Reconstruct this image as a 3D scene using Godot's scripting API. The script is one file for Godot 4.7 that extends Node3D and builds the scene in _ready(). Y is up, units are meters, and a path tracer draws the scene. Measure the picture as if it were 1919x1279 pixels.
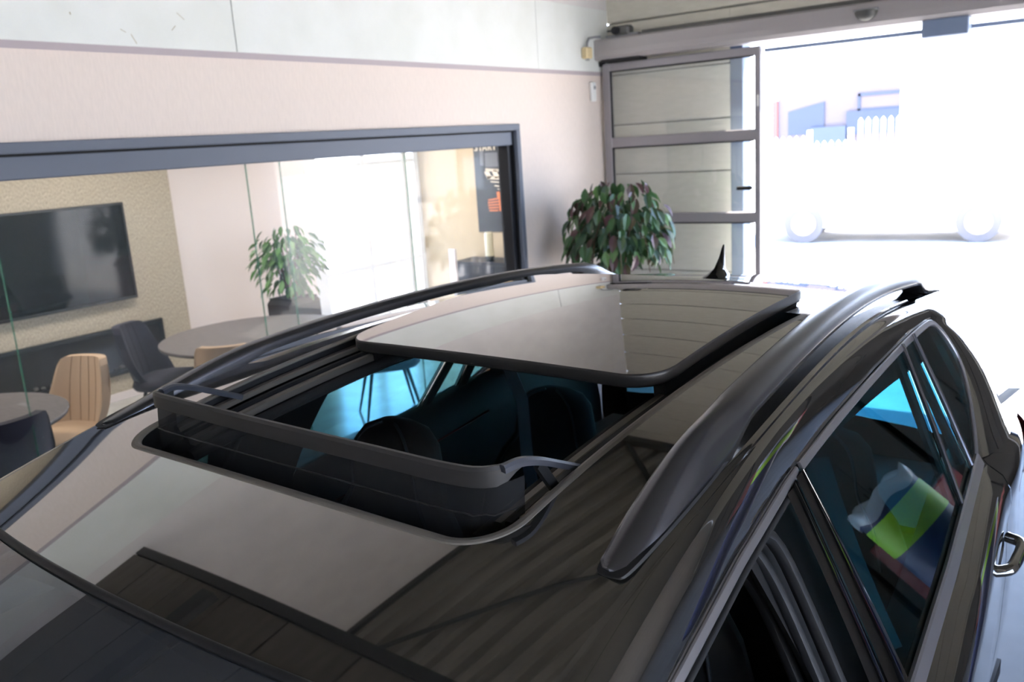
extends Node3D
# A dark grey car with an open sunroof parked in a tall workshop hall beside a glazed lounge.

# ---------------------------------------------------------------- mesh builder
class MB:
	var v := PackedVector3Array()
	var n := PackedVector3Array()
	var ix := PackedInt32Array()

	func tri(a: Vector3, b: Vector3, c: Vector3) -> void:
		# a, b, c run anticlockwise seen from outside
		var no := (b - a).cross(c - a)
		if no.length_squared() < 1e-18:
			return
		no = no.normalized()
		var k := v.size()
		v.append_array([a, b, c])
		n.append_array([no, no, no])
		ix.append_array([k, k + 2, k + 1])

	func quad(a: Vector3, b: Vector3, c: Vector3, d: Vector3) -> void:
		var no := (c - a).cross(d - b)
		if no.length_squared() < 1e-18:
			return
		no = no.normalized()
		var k := v.size()
		v.append_array([a, b, c, d])
		n.append_array([no, no, no, no])
		ix.append_array([k, k + 2, k + 1, k, k + 3, k + 2])

	func box(c: Vector3, s: Vector3, bev := 0.0, b := Basis()) -> void:
		var h := s * 0.5
		bev = minf(bev, minf(h.x, minf(h.y, h.z)) * 0.9)
		var i := h - Vector3.ONE * bev
		var pt := func(sx: float, sy: float, sz: float, ax: int) -> Vector3:
			var p := Vector3(sx * i.x, sy * i.y, sz * i.z)
			p[ax] = [sx, sy, sz][ax] * h[ax]
			return c + b * p
		var axes := [[0, 1, 2], [1, 2, 0], [2, 0, 1]]
		for q in axes:
			for sg in [-1.0, 1.0]:
				var co := []
				for e in [[-1, -1], [1, -1], [1, 1], [-1, 1]]:
					var s3 := [0.0, 0.0, 0.0]
					s3[q[0]] = sg
					s3[q[1]] = float(e[0])
					s3[q[2]] = float(e[1])
					co.append(pt.call(s3[0], s3[1], s3[2], q[0]))
				if sg > 0:
					quad(co[0], co[1], co[2], co[3])
				else:
					quad(co[3], co[2], co[1], co[0])
		if bev <= 0.0:
			return
		for q in axes:      # edges along q[0]
			for e in [[-1, -1], [1, -1], [1, 1], [-1, 1]]:
				var p := []
				for sg in [-1.0, 1.0]:
					for f in [q[1], q[2]]:
						var s3 := [0.0, 0.0, 0.0]
						s3[q[0]] = sg
						s3[q[1]] = float(e[0])
						s3[q[2]] = float(e[1])
						p.append(pt.call(s3[0], s3[1], s3[2], f))
				if e[0] * e[1] > 0:
					quad(p[0], p[1], p[3], p[2])
					quad_fix(c)
				else:
					quad(p[1], p[0], p[2], p[3])
					quad_fix(c)
		for sx in [-1.0, 1.0]:
			for sy in [-1.0, 1.0]:
				for sz in [-1.0, 1.0]:
					tri(pt.call(sx, sy, sz, 0), pt.call(sx, sy, sz, 1), pt.call(sx, sy, sz, 2))
					tri_fix(c)

	func quad_fix(c: Vector3) -> void:      # turn the last quad outwards from c
		var k := v.size() - 4
		if n[k].dot((v[k] + v[k + 2]) * 0.5 - c) < 0.0:
			for j in 4:
				n[k + j] = -n[k + j]
			var m := ix.size() - 6
			for j in [0, 3]:
				var t := ix[m + j + 1]
				ix[m + j + 1] = ix[m + j + 2]
				ix[m + j + 2] = t

	func tri_fix(c: Vector3) -> void:
		var k := v.size() - 3
		if n[k].dot(v[k] - c) < 0.0:
			for j in 3:
				n[k + j] = -n[k + j]
			var m := ix.size() - 3
			var t := ix[m + 1]
			ix[m + 1] = ix[m + 2]
			ix[m + 2] = t

	func grid(p: Array, flip := false, close_i := false) -> void:
		# p[i][j]; outward = d/di x d/dj unless flipped; smooth
		var ni := p.size()
		var nj: int = p[0].size()
		var k := v.size()
		for i in ni:
			for j in nj:
				var i0 := (i - 1 + ni) % ni if close_i else maxi(i - 1, 0)
				var i1 := (i + 1) % ni if close_i else mini(i + 1, ni - 1)
				var di: Vector3 = p[i1][j] - p[i0][j]
				var dj: Vector3 = p[i][mini(j + 1, nj - 1)] - p[i][maxi(j - 1, 0)]
				var no := di.cross(dj)
				if no.length_squared() < 1e-16:
					var j2 := 1 if j == 0 else j - 1
					j2 = clampi(j2, 0, nj - 1)
					di = p[i1][j2] - p[i0][j2]
					no = di.cross(dj)
				no = no.normalized() if no.length_squared() > 1e-20 else Vector3.UP
				v.append(p[i][j])
				n.append(-no if flip else no)
		for i in (ni if close_i else ni - 1):
			for j in nj - 1:
				var a := k + i * nj + j
				var b := k + ((i + 1) % ni) * nj + j
				var c := b + 1
				var d := a + 1
				if flip:
					ix.append_array([a, b, c, a, c, d])
				else:
					ix.append_array([a, c, b, a, d, c])

	func tube(path: Array, r: Variant, sides := 8, caps := true) -> void:
		var rows := []
		var m := path.size()
		var up := Vector3.UP
		for i in m:
			var t: Vector3 = (path[mini(i + 1, m - 1)] - path[maxi(i - 1, 0)]).normalized()
			if absf(t.dot(up)) > 0.95:
				up = Vector3.RIGHT if absf(t.x) < 0.7 else Vector3.FORWARD
			var a := t.cross(up).normalized()
			var b := a.cross(t).normalized()
			up = b
			var rr: float = r[i] if r is Array else r
			var row := []
			for s in sides + 1:
				var an := TAU * s / sides
				row.append(path[i] + (a * cos(an) + b * sin(an)) * rr)
			rows.append(row)
		grid(rows, false)
		if caps:
			for e in [0, m - 1]:
				for s in sides:
					if e == 0:
						tri(path[0], rows[0][s + 1], rows[0][s])
					else:
						tri(path[e], rows[e][s], rows[e][s + 1])

	func sweep(prof: Array, path: Array, up: Vector3, caps := true, scale: Array = []) -> void:
		# prof: closed ring of Vector2 (x sideways = t x up, y along up), anticlockwise seen along the path from its start
		var rows := []
		var m := path.size()
		for i in m:
			var t: Vector3 = (path[mini(i + 1, m - 1)] - path[maxi(i - 1, 0)]).normalized()
			var sd := t.cross(up).normalized()
			var u2 := sd.cross(t).normalized()
			var row := []
			var k: float = scale[i] if scale.size() else 1.0
			for q in prof.size() + 1:
				var w: Vector2 = prof[q % prof.size()] * k
				row.append(path[i] + sd * w.x + u2 * w.y)
			rows.append(row)
		# flat facets across the profile, smooth along the path
		for q in prof.size():
			var strip := []
			for i in m:
				strip.append([rows[i][q], rows[i][q + 1]])
			grid(strip, false)
		if caps:
			var c0 := Vector3.ZERO
			var c1 := Vector3.ZERO
			for q in prof.size():
				c0 += rows[0][q] / prof.size()
				c1 += rows[m - 1][q] / prof.size()
			for q in prof.size():
				tri(c0, rows[0][q + 1], rows[0][q])
				tri(c1, rows[m - 1][q], rows[m - 1][q + 1])

	func lathe(prof: Array, at := Vector3.ZERO, seg := 24) -> void:
		# prof: Vector2(radius, y) from bottom to top on the outside
		var rows := []
		for i in seg:
			var a := TAU * i / seg
			var row := []
			for q in prof:
				row.append(at + Vector3(q.x * cos(a), q.y, -q.x * sin(a)))
			rows.append(row)
		grid(rows, false, true)

	func prism(poly: PackedVector2Array, o: Vector3, ax: Vector3, ay: Vector3, depth: float) -> void:
		# polygon in the plane (ax, ay) through o, pulled along ax x ay by depth
		var no := ax.cross(ay).normalized()
		if Geometry2D.is_polygon_clockwise(poly):
			poly = poly.duplicate()
			poly.reverse()
		var t := Geometry2D.triangulate_polygon(poly)
		var f := func(q: Vector2, h: float) -> Vector3: return o + ax * q.x + ay * q.y + no * h
		for k in range(0, t.size(), 3):
			var a := poly[t[k]]
			var b := poly[t[k + 1]]
			var c := poly[t[k + 2]]
			if (b - a).cross(c - a) < 0:
				var w := b
				b = c
				c = w
			tri(f.call(a, depth), f.call(b, depth), f.call(c, depth))
			tri(f.call(a, 0.0), f.call(c, 0.0), f.call(b, 0.0))
		for k in poly.size():
			var a := poly[k]
			var b := poly[(k + 1) % poly.size()]
			quad(f.call(a, 0.0), f.call(b, 0.0), f.call(b, depth), f.call(a, depth))

	func mesh() -> ArrayMesh:
		var arr := []
		arr.resize(Mesh.ARRAY_MAX)
		arr[Mesh.ARRAY_VERTEX] = v
		arr[Mesh.ARRAY_NORMAL] = n
		arr[Mesh.ARRAY_INDEX] = ix
		var m := ArrayMesh.new()
		m.add_surface_from_arrays(Mesh.PRIMITIVE_TRIANGLES, arr)
		return m


# ---------------------------------------------------------------- scene helpers
var M := {}
var taken := {}
var rng := RandomNumberGenerator.new()

func numbered(called: String) -> String:
	if not taken.has(called):
		taken[called] = 0
		return called
	taken[called] += 1
	return "%s_%03d" % [called, taken[called]]

func part(called: String, mb: Variant, m: Material, parent: Node3D, label := "") -> MeshInstance3D:
	var o := MeshInstance3D.new()
	o.name = called
	o.mesh = mb.mesh() if mb is MB else mb
	o.material_override = m
	parent.add_child(o, true)
	if label:
		o.set_meta("label", label)
	return o

func thing(called: String, label: String, category: String, at := Vector3.ZERO, turn := 0.0, group := "") -> Node3D:
	var o := Node3D.new()
	o.name = numbered(called)
	o.position = at
	o.rotation.y = turn
	add_child(o, true)
	o.set_meta("label", label)
	o.set_meta("category", category)
	if group:
		o.set_meta("group", group)
	return o

func single(called: String, mb: Variant, m: Material, label: String, category: String, group := "") -> MeshInstance3D:
	var o := part(numbered(called), mb, m, self)
	o.set_meta("label", label)
	o.set_meta("category", category)
	if group:
		o.set_meta("group", group)
	return o

func struct(called: String, mb: Variant, m: Material, label: String, category: String) -> MeshInstance3D:
	var o := single(called, mb, m, label, category)
	o.set_meta("kind", "structure")
	return o

func noise_tex(freq: float, lo: Color, hi: Color, sd: int, size := 256, octaves := 4, kind := FastNoiseLite.TYPE_SIMPLEX_SMOOTH) -> NoiseTexture2D:
	var f := FastNoiseLite.new()
	f.noise_type = kind
	f.seed = sd
	f.frequency = freq
	f.fractal_octaves = octaves
	var t := NoiseTexture2D.new()
	t.width = size
	t.height = size
	t.seamless = true
	t.noise = f
	var g := Gradient.new()
	g.set_color(0, lo)
	g.set_color(1, hi)
	t.color_ramp = g
	return t

func mat(key: String, c: Color, rough: float, metal := 0.0) -> StandardMaterial3D:
	var m := StandardMaterial3D.new()
	m.resource_name = key
	m.albedo_color = c
	m.roughness = rough
	m.metallic = metal
	M[key] = m
	return m

func textured(m: StandardMaterial3D, t: Texture2D, scale: Vector3) -> void:
	m.albedo_texture = t
	m.uv1_triplanar = true
	m.uv1_world_triplanar = true
	m.uv1_scale = scale

func bx(c: Vector3, s: Vector3, bev := 0.0) -> MB:
	var b := MB.new()
	b.box(c, s, bev)
	return b

func span(a: Vector3, b: Vector3, bev := 0.0) -> MB:      # box between two corners
	return bx((a + b) * 0.5, (b - a).abs(), bev)

# ---------------------------------------------------------------- the scene
func _ready() -> void:
	rng.seed = 71
	var cam := Camera3D.new()
	cam.name = "camera"
	cam.position = Vector3(0, 1.96, 0)
	cam.rotation_degrees = Vector3(-12.926, 35.581, -3.791)
	cam.fov = 43.08
	cam.near = 0.05
	cam.far = 300.0
	var lens := CameraAttributesPhysical.new()
	lens.frustum_focal_length = 30.4
	lens.frustum_focus_distance = 1.35
	lens.exposure_aperture = 7.0
	lens.exposure_multiplier = 1.0
	cam.attributes = lens
	cam.fov = 43.08
	add_child(cam)
	cam.current = true

	var env := Environment.new()
	env.background_mode = Environment.BG_SKY
	var sky := Sky.new()
	var ps := ProceduralSkyMaterial.new()
	ps.sky_top_color = Color(0.62, 0.74, 0.93)
	ps.sky_horizon_color = Color(0.93, 0.95, 0.98)
	ps.sky_curve = 0.12
	ps.ground_bottom_color = Color(0.6, 0.6, 0.58)
	ps.ground_horizon_color = Color(0.85, 0.87, 0.88)
	ps.energy_multiplier = 1.0
	sky.sky_material = ps
	env.sky = sky
	env.background_energy_multiplier = 3.2
	env.tonemap_mode = Environment.TONE_MAPPER_LINEAR
	env.tonemap_exposure = 4.4
	env.sdfgi_enabled = true
	env.ssao_enabled = true
	env.ssil_enabled = true
	var we := WorldEnvironment.new()
	we.name = "world_environment"
	we.environment = env
	add_child(we)

	var sun := DirectionalLight3D.new()
	sun.name = "sun"
	sun.light_energy = 5.0
	sun.light_color = Color(1.0, 0.96, 0.9)
	sun.light_angular_distance = 0.6
	sun.shadow_enabled = true
	sun.sky_mode = DirectionalLight3D.SKY_MODE_LIGHT_ONLY
	sun.rotation_degrees = Vector3(-58, 152, 0)      # high, from beyond the facade
	add_child(sun)

	materials()
	hall()
	sliding_door()
	lounge_shell()
	car()
	lounge_things()
	corner_things()
	outdoors()

func materials() -> void:
	var m: StandardMaterial3D
	m = mat("pink_wall", Color(0.91, 0.855, 0.815), 0.9)
	textured(m, noise_tex(0.05, Color(0.965, 0.965, 0.965), Color(1, 1, 1), 3), Vector3(5.0, 0.9, 5.0))
	m = mat("white_panel", Color(0.905, 0.915, 0.90), 0.7)
	textured(m, noise_tex(0.012, Color(0.965, 0.965, 0.955), Color(1, 1, 1), 5), Vector3(0.7, 0.7, 0.7))
	m = mat("upper_wall", Color(0.90, 0.885, 0.875), 0.85)
	textured(m, noise_tex(0.02, Color(0.95, 0.95, 0.95), Color(1, 1, 1), 6), Vector3(0.5, 0.5, 0.5))
	mat("stain", Color(0.70, 0.67, 0.58), 0.8)
	mat("mauve_shadow", Color(0.70, 0.655, 0.665), 0.6)  # shade below the white boards, put into a colour
	m = mat("cladding", Color(0.80, 0.785, 0.73), 0.6)
	textured(m, noise_tex(0.03, Color(0.95, 0.95, 0.94), Color(1, 1, 1), 8), Vector3(0.8, 3.0, 0.8))
	mat("joint", Color(0.42, 0.41, 0.38), 0.9)
	mat("deck", Color(0.47, 0.46, 0.43), 0.55, 0.2)
	mat("steel_dark", Color(0.20, 0.20, 0.20), 0.6)
	m = mat("soffit", Color(0.42, 0.395, 0.36), 0.7)
	textured(m, noise_tex(0.03, Color(0.85, 0.85, 0.85), Color(1, 1, 1), 9), Vector3(2.0, 2.0, 0.4))
	m = mat("hall_floor", Color(0.42, 0.43, 0.45), 0.5)
	textured(m, noise_tex(0.02, Color(0.85, 0.85, 0.85), Color(1, 1, 1), 10), Vector3(0.6, 0.6, 0.6))
	mat("frame_blue", Color(0.40, 0.425, 0.475), 0.55)
	mat("frame_gap", Color(0.05, 0.05, 0.06), 0.8)
	mat("alu", Color(0.60, 0.585, 0.60), 0.42, 0.35)
	mat("alu_header", Color(0.66, 0.64, 0.64), 0.4, 0.3)
	mat("rubber", Color(0.09, 0.09, 0.10), 0.75)
	mat("jamb_blue", Color(0.28, 0.34, 0.44), 0.5)
	mat("motor_grey", Color(0.36, 0.36, 0.35), 0.5, 0.4)
	mat("cream_plastic", Color(0.86, 0.78, 0.60), 0.5)
	mat("white_plastic", Color(0.92, 0.92, 0.91), 0.35)
	mat("grey_plastic", Color(0.55, 0.56, 0.57), 0.5)
	m = mat("pane", Color(0.92, 0.97, 0.96, 0.05), 0.0)
	m.transparency = BaseMaterial3D.TRANSPARENCY_ALPHA
	m = mat("partition_pane", Color(0.92, 0.97, 0.96, 0.03), 0.0)
	m.transparency = BaseMaterial3D.TRANSPARENCY_ALPHA
	m.metallic_specular = 0.27
	m = mat("door_pane", Color(0.85, 0.88, 0.86, 0.10), 0.0)
	m.transparency = BaseMaterial3D.TRANSPARENCY_ALPHA
	m = mat("glass_edge", Color(0.20, 0.62, 0.50, 0.5), 0.1)
	m.transparency = BaseMaterial3D.TRANSPARENCY_ALPHA
	# lounge
	m = mat("stone_paper", Color(0.83, 0.79, 0.71), 0.95)
	textured(m, noise_tex(0.06, Color(0.70, 0.70, 0.69), Color(1, 1, 1), 12, 512, 5), Vector3(3.4, 1.1, 3.4))
	m.heightmap_enabled = false
	mat("lounge_white", Color(0.90, 0.87, 0.86), 0.9)
	mat("lounge_tan", Color(0.76, 0.68, 0.55), 0.9)
	m = mat("lounge_floor", Color(0.80, 0.80, 0.78), 0.18)
	textured(m, noise_tex(0.015, Color(0.86, 0.86, 0.85), Color(1, 1, 1), 13), Vector3(0.7, 0.7, 0.7))
	mat("window_white", Color(0.86, 0.88, 0.90), 0.45)
	m = mat("tv_screen", Color(0.012, 0.014, 0.018), 0.06)
	m.metallic_specular = 0.3
	mat("tv_bezel", Color(0.05, 0.05, 0.055), 0.3)
	mat("fire_black", Color(0.03, 0.03, 0.032), 0.35)
	mat("fire_inside", Color(0.11, 0.09, 0.085), 0.8)
	m = mat("fire_glass", Color(0.2, 0.2, 0.2, 0.1), 0.0)
	m.transparency = BaseMaterial3D.TRANSPARENCY_ALPHA
	m.metallic_specular = 0.2
	mat("header_blue", Color(0.48, 0.54, 0.64), 0.5)
	mat("fire_stone", Color(0.34, 0.33, 0.32), 0.8)
	m = mat("beige_fabric", Color(0.80, 0.69, 0.57), 0.95)
	m.rim_enabled = true
	m.rim = 0.3
	textured(m, noise_tex(0.2, Color(0.9, 0.9, 0.9), Color(1, 1, 1), 15), Vector3(8, 8, 8))
	m = mat("beige_seam", Color(0.60, 0.50, 0.40), 0.95)
	m = mat("navy_fabric", Color(0.13, 0.125, 0.175), 0.9)
	m.rim_enabled = true
	m.rim = 0.5
	mat("navy_seam", Color(0.07, 0.07, 0.10), 0.95)
	mat("black_metal", Color(0.04, 0.04, 0.045), 0.45, 0.3)
	m = mat("table_grey", Color(0.44, 0.42, 0.42), 0.5)
	textured(m, noise_tex(0.03, Color(0.82, 0.82, 0.82), Color(1, 1, 1), 16), Vector3(1.2, 1.2, 7.0))
	mat("table_edge", Color(0.22, 0.21, 0.21), 0.5)
	mat("planter_brown", Color(0.18, 0.135, 0.12), 0.7)
	mat("soil", Color(0.14, 0.10, 0.08), 1.0)
	mat("bark", Color(0.36, 0.28, 0.21), 0.9)
	for d in [["leaf_green", Color(0.22, 0.36, 0.22)], ["leaf_light", Color(0.36, 0.50, 0.30)], ["leaf_deep", Color(0.14, 0.25, 0.18)], ["leaf_wine", Color(0.30, 0.17, 0.21)], ["ficus_green", Color(0.24, 0.42, 0.20)], ["ficus_light", Color(0.38, 0.56, 0.30)]]:
		m = mat(d[0], d[1], 0.42)
		m.backlight_enabled = true
		m.backlight = Color(0.18, 0.26, 0.10)
	mat("poster_black", Color(0.06, 0.065, 0.08), 0.4)
	mat("poster_cream", Color(0.88, 0.82, 0.72), 0.5)
	mat("poster_grey", Color(0.40, 0.40, 0.41), 0.5)
	mat("poster_orange", Color(0.87, 0.47, 0.24), 0.5)
	mat("cabinet_dark", Color(0.10, 0.115, 0.15), 0.45)
	mat("bottle_cream", Color(0.88, 0.87, 0.76), 0.4)
	m = mat("added_lamp_glow", Color(1, 1, 1), 0.5)  # glowing face of the added lounge lamps
	m.emission_enabled = true
	m.emission = Color(1.0, 0.96, 0.9)
	m.emission_energy_multiplier = 1.2
	# car
	m = mat("paint", Color(0.46, 0.45, 0.43), 0.03, 0.92)
	m.clearcoat_enabled = true
	m.clearcoat = 1.0
	m.clearcoat_roughness = 0.02
	m = mat("roof_glass", Color(0.50, 0.485, 0.47), 0.02, 0.85)
	m.clearcoat_enabled = true
	m.clearcoat = 1.0
	m.clearcoat_roughness = 0.0
	m = mat("screen_glass", Color(0.34, 0.35, 0.36, 0.80), 0.01, 0.35)
	m.transparency = BaseMaterial3D.TRANSPARENCY_ALPHA
	m = mat("tinted_glass", Color(0.50, 0.80, 0.87, 0.0), 0.0)
	m.refraction_enabled = true
	m.refraction_scale = 0.05
	mat("satin_alu", Color(0.60, 0.59, 0.60), 0.36, 0.85)
	mat("rail_satin", Color(0.40, 0.40, 0.415), 0.24, 0.85)
	m = mat("gloss_black", Color(0.012, 0.012, 0.014), 0.03)
	mat("seal_rubber", Color(0.46, 0.435, 0.40), 0.55)
	mat("track_metal", Color(0.44, 0.415, 0.38), 0.45, 0.4)
	mat("tray_black", Color(0.035, 0.036, 0.04), 0.7)
	mat("deflector_black", Color(0.16, 0.155, 0.15), 0.5)
	mat("arm_satin", Color(0.34, 0.35, 0.38), 0.4, 0.5)
	mat("rim_black", Color(0.22, 0.21, 0.20), 0.35)
	mat("frame_dark", Color(0.12, 0.13, 0.16), 0.5)
	mat("cupboard_brown", Color(0.26, 0.235, 0.20), 0.6)
	mat("chest_red", Color(0.50, 0.10, 0.10), 0.4)
	m = mat("net", Color(0.045, 0.047, 0.052, 0.80), 0.9)
	m.transparency = BaseMaterial3D.TRANSPARENCY_ALPHA
	mat("headliner", Color(0.12, 0.115, 0.11), 0.95)
	mat("trim_black", Color(0.05, 0.052, 0.06), 0.6)
	m = mat("seat_fabric", Color(0.065, 0.07, 0.08), 0.85)
	m.rim_enabled = true
	m.rim = 0.3
	mat("seat_piping", Color(0.12, 0.15, 0.18), 0.6)
	mat("seat_leather", Color(0.09, 0.10, 0.115), 0.45)
	mat("belt", Color(0.34, 0.36, 0.42), 0.6)
	mat("red_stitch", Color(0.35, 0.06, 0.08), 0.6)
	m = mat("chrome", Color(0.80, 0.80, 0.82), 0.08, 1.0)
	m = mat("tail_red", Color(0.62, 0.03, 0.06), 0.08)
	m.clearcoat_enabled = true
	mat("tyre", Color(0.05, 0.05, 0.05), 0.85)
	mat("rim_alloy", Color(0.55, 0.56, 0.58), 0.3, 0.9)
	# bin beside the car
	mat("bin_blue", Color(0.09, 0.14, 0.33), 0.5)
	mat("bin_green", Color(0.58, 0.80, 0.10), 0.5)
	m = mat("bag_film", Color(0.85, 0.88, 0.92, 0.6), 0.2)
	m.transparency = BaseMaterial3D.TRANSPARENCY_ALPHA
	# outdoors
	m = mat("yard", Color(0.74, 0.73, 0.72), 0.9)
	textured(m, noise_tex(0.02, Color(0.9, 0.9, 0.9), Color(1, 1, 1), 21), Vector3(0.3, 0.3, 0.3))
	mat("house_pink", Color(0.40, 0.365, 0.375), 0.9)
	mat("house_glass", Color(0.22, 0.27, 0.36), 0.3)
	mat("house_blue", Color(0.20, 0.235, 0.31), 0.5)
	mat("fence_white", Color(0.90, 0.90, 0.88), 0.7)
	mat("brick_red", Color(0.62, 0.33, 0.30), 0.9)
	mat("car_white", Color(0.88, 0.88, 0.88), 0.2)
	mat("car_glass", Color(0.55, 0.57, 0.60), 0.05)  # glass paled to imitate the outdoor glare
	mat("tyre_glare", Color(0.42, 0.41, 0.42), 0.9)  # tyre colour paled to imitate the outdoor glare

# ---------------------------------------------------------------- the hall
const LW := -4.0         # face of the wall to the lounge
const DW := -7.4         # face of the door wall
const CEIL := 6.45
const RW := 5.0
const BW := 5.0

func hall() -> void:
	struct("floor", span(Vector3(LW - 0.2, -0.2, DW - 0.25), Vector3(RW + 0.2, 0, BW + 0.2)), M.hall_floor, "smooth grey workshop floor under the dark car", "floor")
	# lounge wall: beige below, white boards, plaster above
	var w := MB.new()
	w.box(Vector3(LW - 0.1, 1.265, -6.63), Vector3(0.2, 2.53, 1.54))
	w.box(Vector3(LW - 0.1, 2.31, -2.1), Vector3(0.2, 0.44, 7.52))
	w.box(Vector3(LW - 0.1, 1.265, 3.33), Vector3(0.2, 2.53, 3.34))
	w.box(Vector3(LW - 0.1, 4.76, -1.2), Vector3(0.2, 3.38, 12.4))
	w.box(Vector3(LW - 0.115, 2.8, -1.2), Vector3(0.17, 0.54, 12.4))
	var wl := struct("wall_left", w, M.pink_wall, "beige papered wall with white boards above the glazed lounge partition", "wall")
	part("plaster", bx(Vector3(LW + 0.003, 4.76, -1.2), Vector3(0.006, 3.38, 12.4)), M.upper_wall, wl, "pale plaster high above the white boards")
	var cuts := [-7.4, -6.2, -3.205, -0.2, 2.8, 5.0]
	for k in cuts.size() - 1:
		part("board", span(Vector3(LW - 0.03, 2.53, cuts[k] + 0.003), Vector3(LW + 0.012, 3.068, cuts[k + 1] - 0.003), 0.002), M.white_panel, wl, "white board")
	var b := span(Vector3(LW - 0.01, 2.497, -7.4), Vector3(LW + 0.006, 2.531, 5.0))  # strip painted as the shadow that the boards cast
	struct("trim_1", b, M.mauve_shadow, "thin mauve strip coloured as the shadow under the white boards", "trim")
	# faint scratches and marks on the white board
	for d in [[2.565, -2.60, 0.05, 0.004, 0.5], [2.63, -2.83, 0.035, 0.004, -0.8], [2.60, -2.55, 0.03, 0.003, 1.1], [2.66, -2.30, 0.012, 0.006, 0.2], [2.69, -2.88, 0.05, 0.003, 0.9]]:
		var s := MB.new()
		s.box(Vector3(LW + 0.0121, d[0], d[1]), Vector3(0.0006, d[2], d[3]), 0.0, Basis(Vector3.RIGHT, d[4]))
		part("mark", s, M.stain, wl, "faint tan scuff")

	# glazed partition to the lounge: proud outer frame, dark groove, deeper inner frame
	var z0 := -5.86
	var z1 := 1.66
	var fr := thing("window_1", "wide dark blue-grey frame of the lounge partition with clear panes", "window", Vector3.ZERO)
	fr.set_meta("kind", "structure")
	var o := MB.new()
	o.box(Vector3(LW + 0.0, 2.075, (z0 + z1) / 2), Vector3(0.05, 0.05, z1 - z0), 0.004)
	o.box(Vector3(LW + 0.0, 1.05, z0 + 0.026), Vector3(0.05, 2.0, 0.052), 0.004)
	o.box(Vector3(LW + 0.0, 1.05, z1 - 0.026), Vector3(0.05, 2.0, 0.052), 0.004)
	part("outer_frame", o, M.frame_blue, fr)
	var g := MB.new()
	g.box(Vector3(LW - 0.09, 2.045, (z0 + z1) / 2), Vector3(0.16, 0.012, z1 - z0 - 0.1))
	g.box(Vector3(LW - 0.09, 1.05, z0 + 0.058), Vector3(0.16, 2.0, 0.012))
	part("groove", g, M.frame_gap, fr, "black gap between the two frames")
	var f := MB.new()
	f.box(Vector3(LW - 0.08, 1.99, (z0 + z1) / 2), Vector3(0.13, 0.105, z1 - z0 - 0.12), 0.006)
	f.box(Vector3(LW - 0.10, 1.0, z1 - 0.10), Vector3(0.19, 1.98, 0.075), 0.006)
	f.box(Vector3(LW - 0.10, 0.05, (z0 + z1) / 2), Vector3(0.19, 0.10, z1 - z0 - 0.12), 0.006)
	part("inner_frame", f, M.frame_blue, fr)
	part("inner_jamb", bx(Vector3(LW - 0.085, 1.0, z0 + 0.085), Vector3(0.10, 1.98, 0.045), 0.004), M.frame_dark, fr, "dark inner jamb")
	var zs := [z0 + 0.105, -4.62, -3.51, -3.262, -1.85, -0.4, z1 - 0.14]
	for k in zs.size() - 1:
		part("pane", span(Vector3(LW - 0.124, 0.1, zs[k] + 0.002), Vector3(LW - 0.114, 1.95, zs[k + 1] - 0.002)), M.partition_pane, fr, "clear glass pane")
		if k:
			part("pane_edge", span(Vector3(LW - 0.125, 0.1, zs[k] - 0.002), Vector3(LW - 0.113, 1.95, zs[k] + 0.002)), M.glass_edge, fr, "green polished glass edge")

	# door wall: insulated panels lying one above another, opening to the yard
	var dw := MB.new()
	dw.box(Vector3(-3.46, 1.3, DW - 0.10), Vector3(1.4, 2.6, 0.12))
	dw.box(Vector3(0.5, 4.63, DW - 0.10), Vector3(9.0, 3.92, 0.12))
	dw.box(Vector3(2.95, 1.35, DW - 0.10), Vector3(4.3, 2.7, 0.12))
	var wb := struct("wall_back", dw, M.joint, "cream panel wall round the sliding door", "wall")
	var y := 0.25
	while y < CEIL - 0.02:
		var top := minf(y + 0.45, CEIL)
		var lo := y + 0.006
		if y < 2.4:
			part("panel", span(Vector3(LW, lo, DW - 0.04), Vector3(-2.825, top - 0.006, DW), 0.004), M.cladding, wb, "cream wall panel")
			part("panel", span(Vector3(0.85, lo, DW - 0.04), Vector3(RW, top - 0.006, DW), 0.004), M.cladding, wb, "cream wall panel")
		elif y < 2.6:
			part("panel", span(Vector3(LW, lo, DW - 0.04), Vector3(-2.825, top - 0.006, DW), 0.004), M.cladding, wb, "cream wall panel")
			part("panel", span(Vector3(-2.825, 2.665, DW - 0.04), Vector3(0.85, top - 0.006, DW), 0.004), M.cladding, wb, "cream wall panel")
			part("panel", span(Vector3(0.85, lo, DW - 0.04), Vector3(RW, top - 0.006, DW), 0.004), M.cladding, wb, "cream wall panel")
		else:
			part("panel", span(Vector3(LW, lo, DW - 0.04), Vector3(RW, top - 0.006, DW), 0.004), M.cladding, wb, "cream wall panel")
		y += 0.45
	part("panel", span(Vector3(LW, 0.0, DW - 0.04), Vector3(-2.825, 0.244, DW), 0.004), M.cladding, wb, "cream wall panel")
	part("end_post", span(Vector3(-2.825, 0, DW - 0.18), Vector3(-2.715, 2.64, DW + 0.01), 0.004), M.jamb_blue, wb, "blue-grey post at the opening")
	part("end_post", span(Vector3(0.75, 0, DW - 0.18), Vector3(0.85, 2.64, DW + 0.01), 0.004), M.jamb_blue, wb, "blue-grey post at the opening")

	# roof deck of ribbed steel
	var ribs := MB.new()
	var x := LW
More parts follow.
